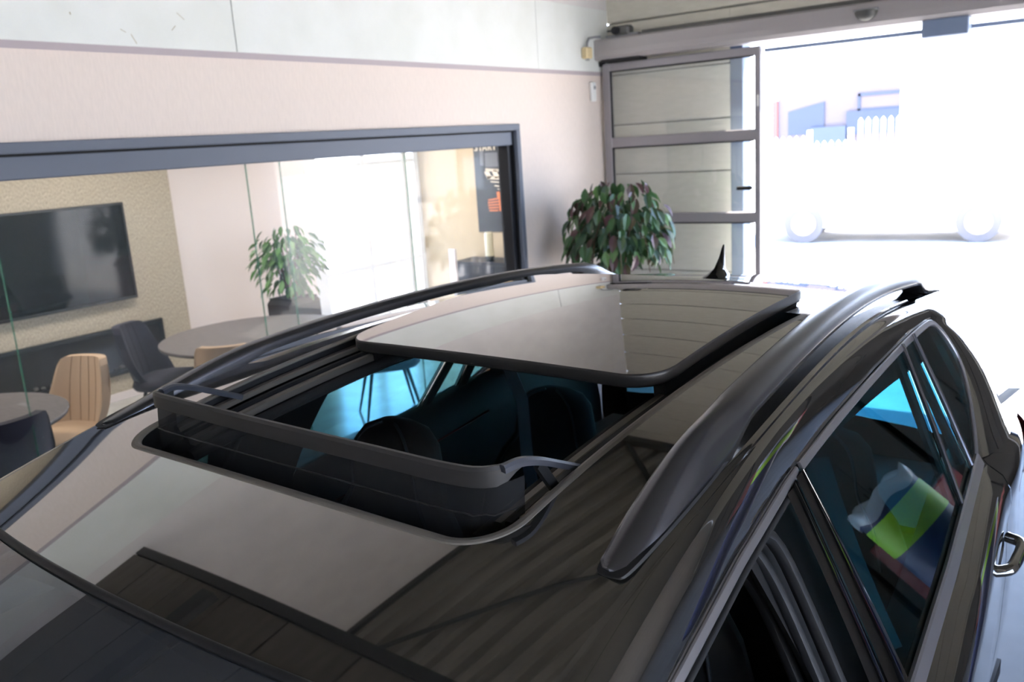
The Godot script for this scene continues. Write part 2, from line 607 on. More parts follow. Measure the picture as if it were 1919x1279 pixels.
	while x < RW:
		var e := minf(x + 0.28, RW)
		var z2 := DW
		var z3 := -1.3
		var q := [Vector2(x, CEIL), Vector2(x + 0.10, CEIL), Vector2(x + 0.14, CEIL + 0.07), Vector2(x + 0.24, CEIL + 0.07), Vector2(e, CEIL)]
		for k in 4:
			ribs.quad(Vector3(q[k].x, q[k].y, z3), Vector3(q[k].x, q[k].y, z2), Vector3(q[k + 1].x, q[k + 1].y, z2), Vector3(q[k + 1].x, q[k + 1].y, z3))
		x += 0.28
	var ce := struct("ceiling", ribs, M.deck, "ribbed grey steel roof deck high over the hall", "ceiling")
	part("roof_slab", span(Vector3(LW - 0.2, CEIL + 0.07, DW - 0.2), Vector3(RW + 0.2, CEIL + 0.3, BW + 0.2)), M.deck, ce)
	for d in [[Vector3(-3.95, CEIL - 0.05, -7.3), Vector3(0.4, CEIL - 0.05, -1.5)], [Vector3(-3.95, CEIL - 0.09, -1.5), Vector3(0.4, CEIL - 0.09, -7.3)]]:
		var r := MB.new()
		r.tube([d[0], d[1]], 0.04, 6)
		struct("trim_%d" % (2 if d[0].z < -5 else 3), r, M.steel_dark, "diagonal steel brace under the roof deck, " + ("starting in the corner by the door wall" if d[0].z < -5 else "starting beside the gallery edge"), "brace")
	struct("trim_4", span(Vector3(LW, CEIL - 0.16, DW), Vector3(RW, CEIL, DW + 0.14)), M.steel_dark, "dark steel beam along the top of the panel wall", "beam")
	struct("trim_5", span(Vector3(LW, CEIL - 0.10, DW), Vector3(LW + 0.06, CEIL, -1.3)), M.steel_dark, "dark steel angle along the top of the lounge wall", "beam")

	# gallery over the front half of the hall: dark boarded underside, edge beam set a little askew
	var edge := func(x: float) -> float: return -1.56 + 0.17 * (x - LW)
	var slab := func(x0: float, x1: float, y0: float, y1: float, back: float, front := 99.0) -> MB:
		var b2 := MB.new()
		var f0: float = edge.call(x0) + back
		var f1: float = edge.call(x1) + back
		var e0: float = minf(BW, f0 + front)
		var e1: float = minf(BW, f1 + front)
		b2.prism(PackedVector2Array([Vector2(x0, -f0), Vector2(x1, -f1), Vector2(x1, -e1), Vector2(x0, -e0)]), Vector3(0, y0, 0), Vector3(1, 0, 0), Vector3(0, 0, -1), y1 - y0)
		return b2
	var ga := struct("ceiling_gallery", slab.call(LW, RW, 3.24, 3.5, 0.0), M.steel_dark, "dark boarded gallery underside above the bonnet end", "ceiling")
	var xs := [-4.0, -3.62, -3.17, -2.72, -2.22, -1.72, -1.22, -0.72, -0.22, 0.28, 0.78, 1.28, 1.78, 2.28, 2.78, 3.28, 3.78, 4.28, 5.0]
	for k in xs.size() - 1:
		part("soffit_board", slab.call(xs[k] + 0.008, xs[k + 1] - 0.008, 3.205, 3.24, 0.07), M.soffit, ga, "dark brown board")
	part("edge_beam", slab.call(LW, RW, 3.20, 3.42, 0.0, 0.06), M.steel_dark, ga)
	for bxx in [-2.83, 0.3, 3.3]:
		part("joist", slab.call(bxx - 0.06, bxx + 0.06, 3.13, 3.21, 0.11), M.steel_dark, ga, "black joist")
	struct("wall_gallery", slab.call(LW, RW, 3.5, CEIL, 0.0, 0.1), M.upper_wall, "pale wall rising from the gallery edge", "wall")

	# far end and a glazed side added to daylight the hall, out of view behind the photographer
	struct("wall_front", span(Vector3(LW - 0.2, 0, BW), Vector3(RW + 0.2, CEIL, BW + 0.2)), M.upper_wall, "pale end wall behind the bonnet", "wall")
	var rw := MB.new()
	rw.box(Vector3(RW + 0.1, 0.15, -1.2), Vector3(0.2, 0.3, 12.4))
	rw.box(Vector3(RW + 0.1, 4.9, -1.2), Vector3(0.2, 3.1, 12.4))
	rw.box(Vector3(RW + 0.1, 1.8, -5.2), Vector3(0.2, 3.1, 4.4))
	rw.box(Vector3(RW + 0.1, 1.8, 4.7), Vector3(0.2, 3.1, 0.6))
	struct("wall_right", rw, M.upper_wall, "pale side wall with a long added band of windows", "wall")
	var wi := thing("window_2", "long unseen window band added to light the hall, with grey mullions", "window", Vector3(RW + 0.1, 0, 0))  # window band added out of view to let daylight in
	wi.set_meta("kind", "structure")
	var zz := -3.0
	for k in 5:
		part("mullion", span(Vector3(-0.05, 0.3, zz - 0.04), Vector3(0.05, 3.35, zz + 0.04), 0.003), M.alu, wi)
		if k < 4:
			part("pane", span(Vector3(-0.004, 0.3, zz + 0.04), Vector3(0.004, 3.35, zz + 1.81)), M.pane, wi, "clear glass pane")
		zz += 1.85

# ---------------------------------------------------------------- automatic sliding door
func sliding_door() -> void:
	var zf := -7.22
	var lf := thing("sliding_door_leaf", "grey aluminium sliding door leaf with wide glass panes, pushed open beside the panel wall", "door", Vector3(0, 0, zf))
	var xl := -3.965
	var xr := -2.503
	var zb := -0.055
	for d in [[xl, xl + 0.077, "stile"], [xr - 0.050, xr, "stile"]]:
		part("stile", span(Vector3(d[0], 0.03, zb), Vector3(d[1], 2.594, 0), 0.006), M.alu, lf)
	for d in [[2.525, 2.594], [1.85, 1.94], [1.165, 1.25], [0.50, 0.585], [0.03, 0.16]]:
		part("rail", span(Vector3(xl + 0.077, d[0], zb), Vector3(xr - 0.036, d[1], 0), 0.006), M.alu, lf)
	for d in [[1.94, 2.525], [1.25, 1.85], [0.585, 1.165], [0.16, 0.50]]:
		part("pane", span(Vector3(xl + 0.077, d[0], -0.031), Vector3(xr - 0.036, d[1], -0.023)), M.door_pane, lf, "clear glass pane")
		var gk := MB.new()
		gk.box(Vector3(xl + 0.080, (d[0] + d[1]) / 2, -0.012), Vector3(0.010, d[1] - d[0], 0.02))
		gk.box(Vector3((xl + xr) / 2, d[1] - 0.005, -0.012), Vector3(xr - xl - 0.12, 0.010, 0.02))
		part("gasket", gk, M.rubber, lf, "dark glazing gasket")
	var hd := MB.new()
	hd.box(Vector3(-2.633, 1.457, 0.035), Vector3(0.125, 0.034, 0.02), 0.006)
	hd.box(Vector3(-2.585, 1.457, 0.012), Vector3(0.03, 0.03, 0.03), 0.004)
	part("handle", hd, M.rubber, lf, "dark lever handle")
	part("sticker", span(Vector3(-2.533, 2.12, 0.0), Vector3(-2.515, 2.21, 0.0015)), M.white_plastic, lf, "small white label")
	part("corner_guide", span(Vector3(xl - 0.02, 2.575, zb), Vector3(xl + 0.01, 2.62, 0.02), 0.005), M.rubber, lf, "black roller guide")

	var h := thing("door_header", "long grey drive casing running above the sliding door opening", "door drive", Vector3.ZERO)
	var prof := [Vector2(0, 2.805), Vector2(0.16, 2.805), Vector2(0.185, 2.79), Vector2(0.195, 2.70), Vector2(0.195, 2.655), Vector2(0.17, 2.622), Vector2(0, 2.622)]
	var c := MB.new()
	var poly := PackedVector2Array()
	for q in prof:
		poly.append(Vector2(q.x, q.y))
	c.prism(poly, Vector3(1.3, 0, -7.32), Vector3(0, 0, 1), Vector3(0, 1, 0), 5.3)
	part("casing", c, M.alu_header, h)
	part("end_cap", span(Vector3(-4.0, 2.63, -7.32), Vector3(-3.985, 2.80, -7.13), 0.004), M.grey_plastic, h)
	part("carriage", span(Vector3(-3.93, 2.60, -7.30), Vector3(-3.55, 2.623, -7.14), 0.003), M.rubber, h, "black carriage below the casing")
	part("track", span(Vector3(-3.55, 2.806, -7.3), Vector3(1.3, 2.84, -7.2), 0.004), M.motor_grey, h, "dark steel track on top")
	part("guide_rail", span(Vector3(-2.5, 2.545, -7.36), Vector3(0.75, 2.575, -7.30), 0.003), M.header_blue, h, "blue-grey rail under the casing")
	part("stop_block", span(Vector3(-1.29, 2.50, -7.34), Vector3(-0.985, 2.625, -7.14), 0.008), M.header_blue, h, "blue-grey block under the casing")
	var se := thing("motion_sensor", "dark half-round motion sensor on the door casing", "sensor", Vector3(-1.67, 2.745, -7.125))
	var sb := MB.new()
	var rows := []
	for i in 13:
		var a := PI * i / 12.0
		var row := []
		for j in 7:
			var t := PI * 0.5 * j / 6.0
			row.append(Vector3(-0.085 * cos(a) * cos(t), -0.078 * sin(a) * cos(t), 0.05 * sin(t)))
		rows.append(row)
	sb.grid(rows, false)
	part("cover", sb, M.motor_grey, se)
	part("plate", span(Vector3(-0.088, -0.008, -0.005), Vector3(0.088, 0.012, 0.03), 0.004), M.grey_plastic, se)

	var mo := thing("door_motor", "dark chain motor on the end of the door track in the corner", "motor", Vector3(-3.74, 2.812, -7.24))
	var mb := MB.new()
	mb.box(Vector3(0, 0.045, 0), Vector3(0.15, 0.09, 0.12), 0.02)
	part("body", mb, M.motor_grey, mo)
	var cy := MB.new()
	cy.tube([Vector3(-0.05, 0.05, 0.055), Vector3(-0.05, 0.05, 0.085)], 0.035, 14)
	part("pulley", cy, M.rubber, mo)
	part("bracket", span(Vector3(-0.16, 0, -0.04), Vector3(0.16, 0.018, 0.05), 0.003), M.grey_plastic, mo)
	part("arm", bx(Vector3(-0.10, 0.055, 0.03), Vector3(0.10, 0.014, 0.02), 0.004), M.rubber, mo)

	var jb := thing("junction_box", "small cream junction box with a grey cable on the white boards", "junction box", Vector3(LW + 0.012, 2.68, -6.95))
	part("body", bx(Vector3(0.03, 0, 0), Vector3(0.06, 0.095, 0.10), 0.01), M.cream_plastic, jb)
	part("gland", bx(Vector3(0.032, -0.055, 0.0), Vector3(0.03, 0.018, 0.03), 0.004), M.grey_plastic, jb)
	var ca := MB.new()
	ca.tube([Vector3(0.03, 0.045, 0.0), Vector3(0.03, 0.09, -0.01), Vector3(0.035, 0.125, -0.04), Vector3(0.06, 0.135, -0.10), Vector3(0.085, 0.137, -0.15)], 0.011, 8)
	part("cable", ca, M.grey_plastic, jb, "grey cable")
	var pb := thing("push_button", "white push-button box on the beige wall near the corner", "switch", Vector3(LW, 2.355, -7.07))
	part("body", bx(Vector3(0.018, 0, 0), Vector3(0.036, 0.17, 0.075), 0.01), M.white_plastic, pb)
	part("button", bx(Vector3(0.038, 0.035, 0), Vector3(0.006, 0.03, 0.03), 0.003), M.grey_plastic, pb)
	part("lower_button", bx(Vector3(0.038, -0.04, 0), Vector3(0.006, 0.04, 0.045), 0.003), M.white_plastic, pb)

# ---------------------------------------------------------------- the lounge behind the partition
const TV := -7.0

func lounge_shell() -> void:
	struct("floor_lounge", span(Vector3(-7.3, -0.2, -8.4), Vector3(LW - 0.2, 0, 2.0)), M.lounge_floor, "pale polished lounge floor with light sheen", "floor")
	struct("ceiling_lounge", span(Vector3(-7.3, 2.65, -8.4), Vector3(LW - 0.2, 2.85, 2.0)), M.lounge_white, "white lounge ceiling", "ceiling")
	struct("wall_stone_paper", span(Vector3(-7.3, 0, -4.69), Vector3(TV, 2.65, 2.0)), M.stone_paper, "sand coloured textured wallpaper behind the television", "wall")
	var w := MB.new()
	w.box(Vector3(-7.2, 1.325, -5.53), Vector3(0.2, 2.65, 1.68))
	w.box(Vector3(-7.2, 2.42, -7.3), Vector3(0.2, 0.46, 2.0))
	w.box(Vector3(-7.2, 0.04, -7.3), Vector3(0.2, 0.08, 2.0))
	struct("wall_lounge_side", w, M.lounge_white, "smooth white lounge wall beside the textured wallpaper", "wall")
	struct("wall_lounge_end", span(Vector3(-7.3, 0, -8.4), Vector3(LW - 0.2, 2.65, -8.2)), M.lounge_tan, "tan end wall of the lounge behind the poster", "wall")
	struct("wall_lounge_near", span(Vector3(-7.3, 0, 1.8), Vector3(LW - 0.2, 2.65, 2.0)), M.lounge_white, "white near wall of the lounge", "wall")
	struct("wall_lounge_return", span(Vector3(LW - 0.2, 0, -8.4), Vector3(LW, 2.85, DW - 0.06)), M.lounge_tan, "short tan wall between the lounge end and the door wall", "wall")
	var wi := thing("window_3", "bright white-framed window in the lounge with view to the yard", "window", Vector3(-7.15, 0, 0))
	wi.set_meta("kind", "structure")
	for d in [[-6.46, 0.09], [-7.25, 0.035], [-7.95, 0.05], [-8.18, 0.06]]:
		part("mullion", span(Vector3(-0.05, 0.08, d[0] - d[1]), Vector3(0.05, 2.19, d[0] + d[1]), 0.004), M.window_white, wi)
	for d in [[2.15, 0.04], [0.655, 0.03], [0.12, 0.04], [1.83, 0.025]]:
		part("transom", span(Vector3(-0.045, d[0] - d[1], -8.2), Vector3(0.045, d[0] + d[1], -6.4), 0.004), M.window_white, wi)
	part("pane", span(Vector3(-0.006, 0.1, -8.15), Vector3(0.006, 2.15, -6.5)), M.pane, wi, "clear glass pane")
	for d in [["baseboard_lounge", Vector3(TV, 0, -4.69), Vector3(TV + 0.012, 0.07, 1.8)]]:
		struct(d[0], span(d[1], d[2], 0.003), M.lounge_white, "white skirting below the fireplace wall", "baseboard")

func added_lounge_lamp(at: Vector3, near: String) -> void:  # unseen lamp, added to brighten the lounge
	var l := thing("added_ceiling_light", "unseen flat ceiling light panel added to brighten the lounge " + near, "ceiling light", at, 0.0, "added lounge lights")
	part("frame", bx(Vector3(0, -0.012, 0), Vector3(0.62, 0.024, 0.62), 0.004), M.window_white, l)
	part("diffuser", bx(Vector3(0, -0.026, 0), Vector3(0.57, 0.006, 0.57)), M.added_lamp_glow, l)
	var a := AreaLight3D.new()
	a.name = "added_panel_light"
	a.area_size = Vector2(0.55, 0.55)
	a.light_energy = 0.7
	a.light_color = Color(1.0, 0.97, 0.94)
	a.area_range = 20.0
	a.shadow_enabled = true
	a.rotation_degrees = Vector3(-90, 0, 0)
	a.position = Vector3(0, -0.034, 0)
	l.add_child(a)

func shell_chair(called: String, label: String, at: Vector3, face: Vector2, fabric: String, seam: String) -> Node3D:
	# a padded shell chair: curved back, seat, four slim legs; it faces -Z before turning
	var t := thing(called, label, "chair", at, atan2(-face.x, -face.y), "lounge chairs")
	var nb := 20
	var nh := 12
	var outer := []
	var inner := []
	for i in nb + 1:
		var a := -1.0 + 2.0 * i / nb
		var ro := []
		var ri := []
		for j in nh + 1:
			var h := float(j) / nh
			# rounded top corners
			var edge := clampf((absf(a) - 0.72) / 0.28, 0.0, 1.0)
			var top := 0.86 - 0.045 * edge * edge - 0.10 * (1.0 - sqrt(maxf(0.0, 1.0 - edge * edge)))
			var y := 0.40 + (top - 0.40) * h
			var half := 0.185 + 0.05 * sin(PI * clampf(h * 0.85, 0, 1)) - 0.012 * h
			var x := a * half
			var z := 0.20 + 0.10 * h - 0.17 * absf(a) ** 2.6 * (1.0 - 0.45 * h)
			ro.append(Vector3(x, y, z + 0.028))
			ri.append(Vector3(x * 0.94, y - 0.006 * edge, z - 0.024))
		outer.append(ro)
		inner.append(ri)
	var b := MB.new()
	b.grid(outer, false)
	b.grid(inner, true)
	for j in nh:
		for s in [0, nb]:
			var q := [outer[s][j], outer[s][j + 1], inner[s][j + 1], inner[s][j]]
			if s == 0:
				b.quad(q[3], q[2], q[1], q[0])
			else:
				b.quad(q[0], q[1], q[2], q[3])
	for i in nb:
		b.quad(inner[i][nh], inner[i + 1][nh], outer[i + 1][nh], outer[i][nh])
		b.quad(outer[i][0], outer[i + 1][0], inner[i + 1][0], inner[i][0])
	part("backrest", b, M[fabric], t)
	for a in [-0.45, -0.15, 0.15, 0.45]:
		var i0 := int(round((a + 1.0) * 0.5 * nb))
		var pth := []
		for j in range(1, nh + 1):
			pth.append(inner[i0][j] + Vector3(0, 0, -0.0005))
		var sm := MB.new()
		sm.tube(pth, 0.0022, 5)
		part("seam", sm, M[seam], t)
	var s := MB.new()
	var rings := []
	for i in 28:
		var an := TAU * i / 28.0
		var cx := signf(cos(an)) * absf(cos(an)) ** 0.6
		var cz := signf(sin(an)) * absf(sin(an)) ** 0.6
		var row := []
		for d in [[0.0, 0.385], [0.17, 0.385], [0.215, 0.40], [0.232, 0.43], [0.222, 0.462], [0.19, 0.478], [0.10, 0.482], [0.0, 0.483]]:
			row.append(Vector3(cx * d[0], d[1], -0.02 - cz * d[0] * 1.02))
		rings.append(row)
	s.grid(rings, false, true)
	part("seat", s, M[fabric], t)
	for sx in [-1.0, 1.0]:
		for sz in [-1.0, 1.0]:
			var l := MB.new()
			l.tube([Vector3(sx * 0.13, 0.39, sz * 0.13 - 0.02), Vector3(sx * 0.225, 0.0, sz * 0.215 - 0.02)], [0.014, 0.008], 8)
			part("leg", l, M.black_metal, t)
	return t

func round_table(label: String, at: Vector3, r: float) -> void:
	var t := thing("round_table", label, "table", at, 0.3, "round lounge tables")
	var top := MB.new()
	top.lathe([Vector2(0, 0.722), Vector2(r - 0.02, 0.722), Vector2(r - 0.004, 0.727), Vector2(r - 0.004, 0.733)], Vector3.ZERO, 48)
	part("underside", top, M.table_edge, t)
	var tp := MB.new()
	tp.lathe([Vector2(r - 0.004, 0.733), Vector2(r, 0.738), Vector2(r, 0.746), Vector2(r - 0.006, 0.75), Vector2(r * 0.5, 0.75), Vector2(0, 0.75)], Vector3.ZERO, 48)
	part("table_top", tp, M.table_grey, t)
	var p := MB.new()
	p.lathe([Vector2(0.05, 0.03), Vector2(0.042, 0.06), Vector2(0.038, 0.70), Vector2(0.10, 0.722)], Vector3.ZERO, 20)
	part("pedestal", p, M.black_metal, t)
	for k in 4:
		var b := Basis(Vector3.UP, PI / 2 * k)
		var f := MB.new()
		f.sweep([Vector2(-0.035, 0), Vector2(-0.035, 0.012), Vector2(0.035, 0.012), Vector2(0.035, 0)], [b * Vector3(0.03, 0.045, 0), b * Vector3(0.2, 0.03, 0), b * Vector3(0.36, 0.0, 0)], Vector3.UP)
		part("foot", f, M.black_metal, t)

func leaf_mesh(l: float, w: float, fold: float) -> ArrayMesh:
	# pointed leaf along +Y from the origin, folded along its rib and drooping
	var b := MB.new()
	var st := [[0.0, 0.0], [0.18, 0.62], [0.42, 1.0], [0.68, 0.78], [0.88, 0.36], [1.0, 0.0]]
	var le := []
	var mi := []
	var ri := []
	for s in st:
		var y: float = s[0] * l
		var dz: float = -0.22 * l * s[0] * s[0]
		mi.append(Vector3(0, y, dz))
		le.append(Vector3(-s[1] * w * 0.5, y, dz + fold * s[1] * w))
		ri.append(Vector3(s[1] * w * 0.5, y, dz + fold * s[1] * w))
	b.grid([le, mi], true)
	b.grid([mi, ri], true)
	return b.mesh()

func leaf_basis(tip: Vector3, out: Vector3, roll: float) -> Basis:
	var y := tip.normalized()
	var x := y.cross(out)
	x = x.normalized() if x.length() > 0.01 else Vector3.RIGHT
	var z := x.cross(y).normalized()
	return Basis(x, y, z).rotated(y, roll)

func lounge_things() -> void:
	added_lounge_lamp(Vector3(-5.6, 2.65, -1.4), "above the table by the fireplace")
	added_lounge_lamp(Vector3(-5.6, 2.65, -3.7), "above the ficus-side table")
	added_lounge_lamp(Vector3(-5.6, 2.65, -6.6), "before the sideboard")
	var tv := thing("television", "large black wall television on the textured wallpaper", "television", Vector3(TV, 0, 0))
	part("body", span(Vector3(0.01, 0.88, -4.16), Vector3(0.05, 1.665, -2.75), 0.005), M.tv_bezel, tv)
	var bz := MB.new()
	for d in [[Vector3(0.035, 1.662, -4.18), Vector3(0.07, 1.682, -2.73)], [Vector3(0.035, 0.862, -4.18), Vector3(0.07, 0.885, -2.73)], [Vector3(0.035, 0.862, -4.18), Vector3(0.07, 1.682, -4.163)], [Vector3(0.035, 0.862, -2.747), Vector3(0.07, 1.682, -2.73)]]:
		bz.box((d[0] + d[1]) / 2, (d[1] - d[0]).abs(), 0.003)
	part("bezel", bz, M.tv_bezel, tv)
	part("screen", span(Vector3(0.05, 0.885, -4.163), Vector3(0.06, 1.662, -2.747)), M.tv_screen, tv, "glossy dark screen")

	var fp := thing("fireplace", "long black electric fireplace below the television", "fireplace", Vector3(TV, 0, 0))
	var fz0 := -4.40
	var fz1 := -2.30
	var fm := MB.new()
	for d in [[Vector3(0, 0.60, fz0), Vector3(0.035, 0.635, fz1)], [Vector3(0, 0.225, fz0), Vector3(0.035, 0.26, fz1)], [Vector3(0, 0.225, fz0), Vector3(0.035, 0.635, fz0 + 0.03)], [Vector3(0, 0.225, fz1 - 0.03), Vector3(0.035, 0.635, fz1)]]:
		fm.box((d[0] + d[1]) / 2, (d[1] - d[0]).abs(), 0.004)
	part("frame", fm, M.fire_black, fp)
	part("firebox", span(Vector3(0.0, 0.26, fz0 + 0.03), Vector3(0.006, 0.60, fz1 - 0.03)), M.fire_inside, fp)
	for k in 26:
		var st := MB.new()
		var rr := rng.randf_range(0.018, 0.034)
		st.lathe([Vector2(0, 0), Vector2(rr * 0.8, rr * 0.2), Vector2(rr, rr * 0.6), Vector2(rr * 0.6, rr * 1.1), Vector2(0, rr * 1.25)], Vector3(0.014, 0.262 + rng.randf_range(0, 0.015), fz0 + 0.07 + k * 0.075 + rng.randf_range(-0.02, 0.02)), 7)
		part("stone", st, M.fire_stone, fp)
	part("glass", span(Vector3(0.03, 0.26, fz0 + 0.03), Vector3(0.033, 0.60, fz1 - 0.03)), M.fire_glass, fp, "clear front glass")

	round_table("round grey wood-grain table with the ficus behind it", Vector3(-5.02, 0, -3.88), 0.66)
	round_table("round grey wood-grain table between the beige chair and the glass partition", Vector3(-4.83, 0, -1.72), 0.60)
	var dir := func(a: Vector3, b: Vector3) -> Vector2: return Vector2(b.x - a.x, b.z - a.z).normalized()
	var t1 := Vector3(-5.0, 0, -3.85)
	var t2 := Vector3(-4.83, 0, -1.72)
	var p := Vector3(-5.04, 0, -2.42)
	shell_chair("lounge_chair", "beige stitched chair whose back stands before the fireplace", p, dir.call(p, t2), "beige_fabric", "beige_seam")
	p = Vector3(-4.64, 0, -3.40)
	shell_chair("lounge_chair", "beige chair pushed against the table near the partition, back to the car", p, dir.call(p, t1), "beige_fabric", "beige_seam")
	p = Vector3(-5.62, 0, -3.52)
	shell_chair("lounge_chair", "navy chair between the fireplace and the ficus-side table", p, dir.call(p, t1), "navy_fabric", "navy_seam")
	p = Vector3(-4.42, 0, -1.76)
	shell_chair("lounge_chair", "navy chair with its back against the glass partition", p, dir.call(p, t2), "navy_fabric", "navy_seam")
	p = Vector3(-4.42, 0, -4.58)
	shell_chair("lounge_chair", "navy chair on slim black legs seen through the car's far rear window", p, dir.call(p, t1), "navy_fabric", "navy_seam")

	# ficus in a dark planter
	var fi := thing("potted_ficus", "leafy green ficus in a dark brown planter by the bright lounge window", "plant", Vector3(-5.92, 0, -5.02))
	var pt := MB.new()
	pt.box(Vector3(0, 0.38, 0), Vector3(0.36, 0.76, 0.36), 0.04)
	part("planter", pt, M.planter_brown, fi)
	part("soil", bx(Vector3(0, 0.762, 0), Vector3(0.29, 0.006, 0.29)), M.soil, fi)
	var tips := []
	for k in 9:
		var a := TAU * k / 9.0 + rng.randf_range(-0.3, 0.3)
		var rr := rng.randf_range(0.08, 0.24)
		var top := Vector3(cos(a) * rr, rng.randf_range(1.12, 1.36), sin(a) * rr)
		var br := MB.new()
		var foot := Vector3(cos(a) * 0.03, 0.76, sin(a) * 0.03)
		var mid := foot.lerp(top, 0.5) + Vector3(cos(a), 0, sin(a)) * 0.02
		br.tube([foot, mid, top], [0.011, 0.008, 0.004], 6)
		part("stem", br, M.bark, fi)
		tips.append([foot, mid, top])
	var lv := [leaf_mesh(0.10, 0.044, 0.25), leaf_mesh(0.125, 0.05, 0.15)]
	var fm2 := ["ficus_green", "ficus_light", "leaf_green"]
	for k in 290:
		var c := Vector3(rng.randfn(), rng.randfn(), rng.randfn()).normalized()
		var rad := pow(rng.randf(), 0.45)
		var pos := Vector3(0, 1.10, 0) + Vector3(c.x * 0.315, c.y * 0.32, c.z * 0.315) * rad
		if pos.y < 0.83:
			pos.y = 0.83 + rng.randf() * 0.25
		var tip := Vector3(c.x * 0.8, -0.75 + rng.randf() * 0.5, c.z * 0.8)
		var o := part("leaf", lv[k % 2], M[fm2[rng.randi() % 3]], fi)
		o.transform = Transform3D(leaf_basis(tip, Vector3(c.x, 0.6, c.z), rng.randf_range(-0.6, 0.6)), pos)

	# poster, sideboard and bottles on the end wall
	var po := thing("poster", "black poster with cream lettering, pale stripes and an orange hand", "poster", Vector3(-5.9, 1.5, -8.198))
	part("sheet", span(Vector3(-0.33, -0.55, 0), Vector3(0.37, 0.62, 0.012)), M.poster_black, po)
	var tx := TextMesh.new()
	tx.text = "START"
	var fo := SystemFont.new()
	fo.font_names = PackedStringArray(["Droid Sans"])
	fo.font_weight = 700
	tx.font = fo
	tx.font_size = 32
	tx.pixel_size = 0.0034
	tx.depth = 0.002
	tx.horizontal_alignment = HORIZONTAL_ALIGNMENT_LEFT
	var tn := part("lettering", tx, M.poster_cream, po, "cream capitals reading START")
	tn.position = Vector3(-0.315, 0.425, 0.013)
	part("tower", span(Vector3(-0.24, 0.22, 0.012), Vector3(-0.19, 0.39, 0.0135)), M.poster_grey, po)
	part("tower", span(Vector3(-0.17, 0.20, 0.012), Vector3(0.2, 0.36, 0.013)), M.poster_grey, po, "grey shape")
	for d in [[-0.17, 0.16, 0.28, 0.03, -0.08], [-0.15, 0.07, 0.30, 0.035, -0.08], [-0.11, 0.02, 0.28, 0.012, -0.1], [-0.06, -0.03, 0.25, 0.012, -0.14], [-0.02, -0.08, 0.2, 0.010, -0.3], [-0.17, 0.115, 0.06, 0.10, 0.5], [-0.06, 0.115, 0.06, 0.10, 0.5], [0.05, 0.115, 0.06, 0.10, 0.5]]:
		var sb := MB.new()
		sb.box(Vector3(d[0] + d[2] / 2, d[1], 0.014), Vector3(d[2], d[3], 0.002), 0.0, Basis(Vector3.BACK, d[4]))
		part("stripe", sb, M.poster_cream, po)
	var hand := MB.new()
	hand.box(Vector3(0.05, -0.23, 0.014), Vector3(0.12, 0.15, 0.002), 0.0)
	hand.box(Vector3(0.03, -0.12, 0.014), Vector3(0.12, 0.08, 0.002), 0.0, Basis(Vector3.BACK, 0.1))
	for k in 5:
		hand.box(Vector3(-0.09, -0.17 - k * 0.032, 0.0142), Vector3(0.16 - absf(k - 1.5) * 0.014, 0.015, 0.002), 0.0, Basis(Vector3.BACK, 0.12 - k * 0.03))
	part("hand", hand, M.poster_orange, po, "orange hand with spread fingers")
	var sb2 := thing("sideboard", "low dark blue-black sideboard against the tan end wall", "cabinet", Vector3(-5.45, 0, -7.98))
	part("body", bx(Vector3(0, 0.34, 0), Vector3(1.75, 0.60, 0.40), 0.006), M.cabinet_dark, sb2)
	part("top_board", bx(Vector3(0, 0.645, 0), Vector3(1.78, 0.02, 0.42), 0.004), M.cabinet_dark, sb2)
	for k in 3:
		part("door", bx(Vector3(-0.58 + k * 0.58, 0.34, 0.205), Vector3(0.565, 0.56, 0.012), 0.003), M.cabinet_dark, sb2)
	var bo := thing("bottle", "tall cream bottle standing on the dark sideboard below the poster", "bottle", Vector3(-5.88, 0.655, -7.9))
	var bl := MB.new()
	bl.lathe([Vector2(0, 0), Vector2(0.045, 0.002), Vector2(0.05, 0.03), Vector2(0.05, 0.06)], Vector3.ZERO, 18)
	part("foot", bl, M.poster_black, bo)
	bl = MB.new()
	bl.lathe([Vector2(0.05, 0.06), Vector2(0.05, 0.31), Vector2(0.044, 0.33), Vector2(0.0, 0.335)], Vector3.ZERO, 18)
	part("body", bl, M.bottle_cream, bo)
	var bn := single("leaflet_stand", bx(Vector3(-6.2, 0.60, -7.62), Vector3(0.10, 0.45, 0.03), 0.006), M.lounge_white, "narrow white leaflet stand before the dark sideboard", "stand")
	var bs := bx(Vector3(-6.2, 0.19, -7.62), Vector3(0.03, 0.38, 0.02), 0.003)
	part("post", bs, M.grey_plastic, bn)
	part("foot", bx(Vector3(-6.2, 0.008, -7.62), Vector3(0.22, 0.016, 0.2), 0.004), M.grey_plastic, bn)

# ---------------------------------------------------------------- the car
# car space: u sideways (towards the driver's-side windows in view), y up, s backwards from the bonnet; V() turns it into node space
func V(u: float, y: float, s: float) -> Vector3:
	return Vector3(u, y, -s)

func roof_y(u: float, s: float) -> float:
	var t := s - 0.84
	var e := exp(-maxf(t, 0.0) * 3.0)
	var y := 1.4689 + 0.1665 * t - 0.0825 * t * t - (0.0904 - 0.2011 * t * e) * u * u
	return y

func rail_u(s: float) -> float:
	return lerpf(0.609, 0.545, smoothstep(0.95, 2.3, s))

func edge_u(s: float) -> float:      # where the roof skin turns into the side
	return rail_u(s) + 0.03

func screen_s(u: float) -> float:    # rear edge of the windscreen
	return 0.535 + 0.20 * u * u

const WO := 0.4625
const OPEN_BACK := 1.98

func open_front(u: float) -> float:
	var r := 0.085
	var f := 0.8003 + 0.1036 * u * u
	var a := absf(u) - (WO - r)
	if a > 0.0:
		f += r - sqrt(maxf(0.0, r * r - a * a))
	return f

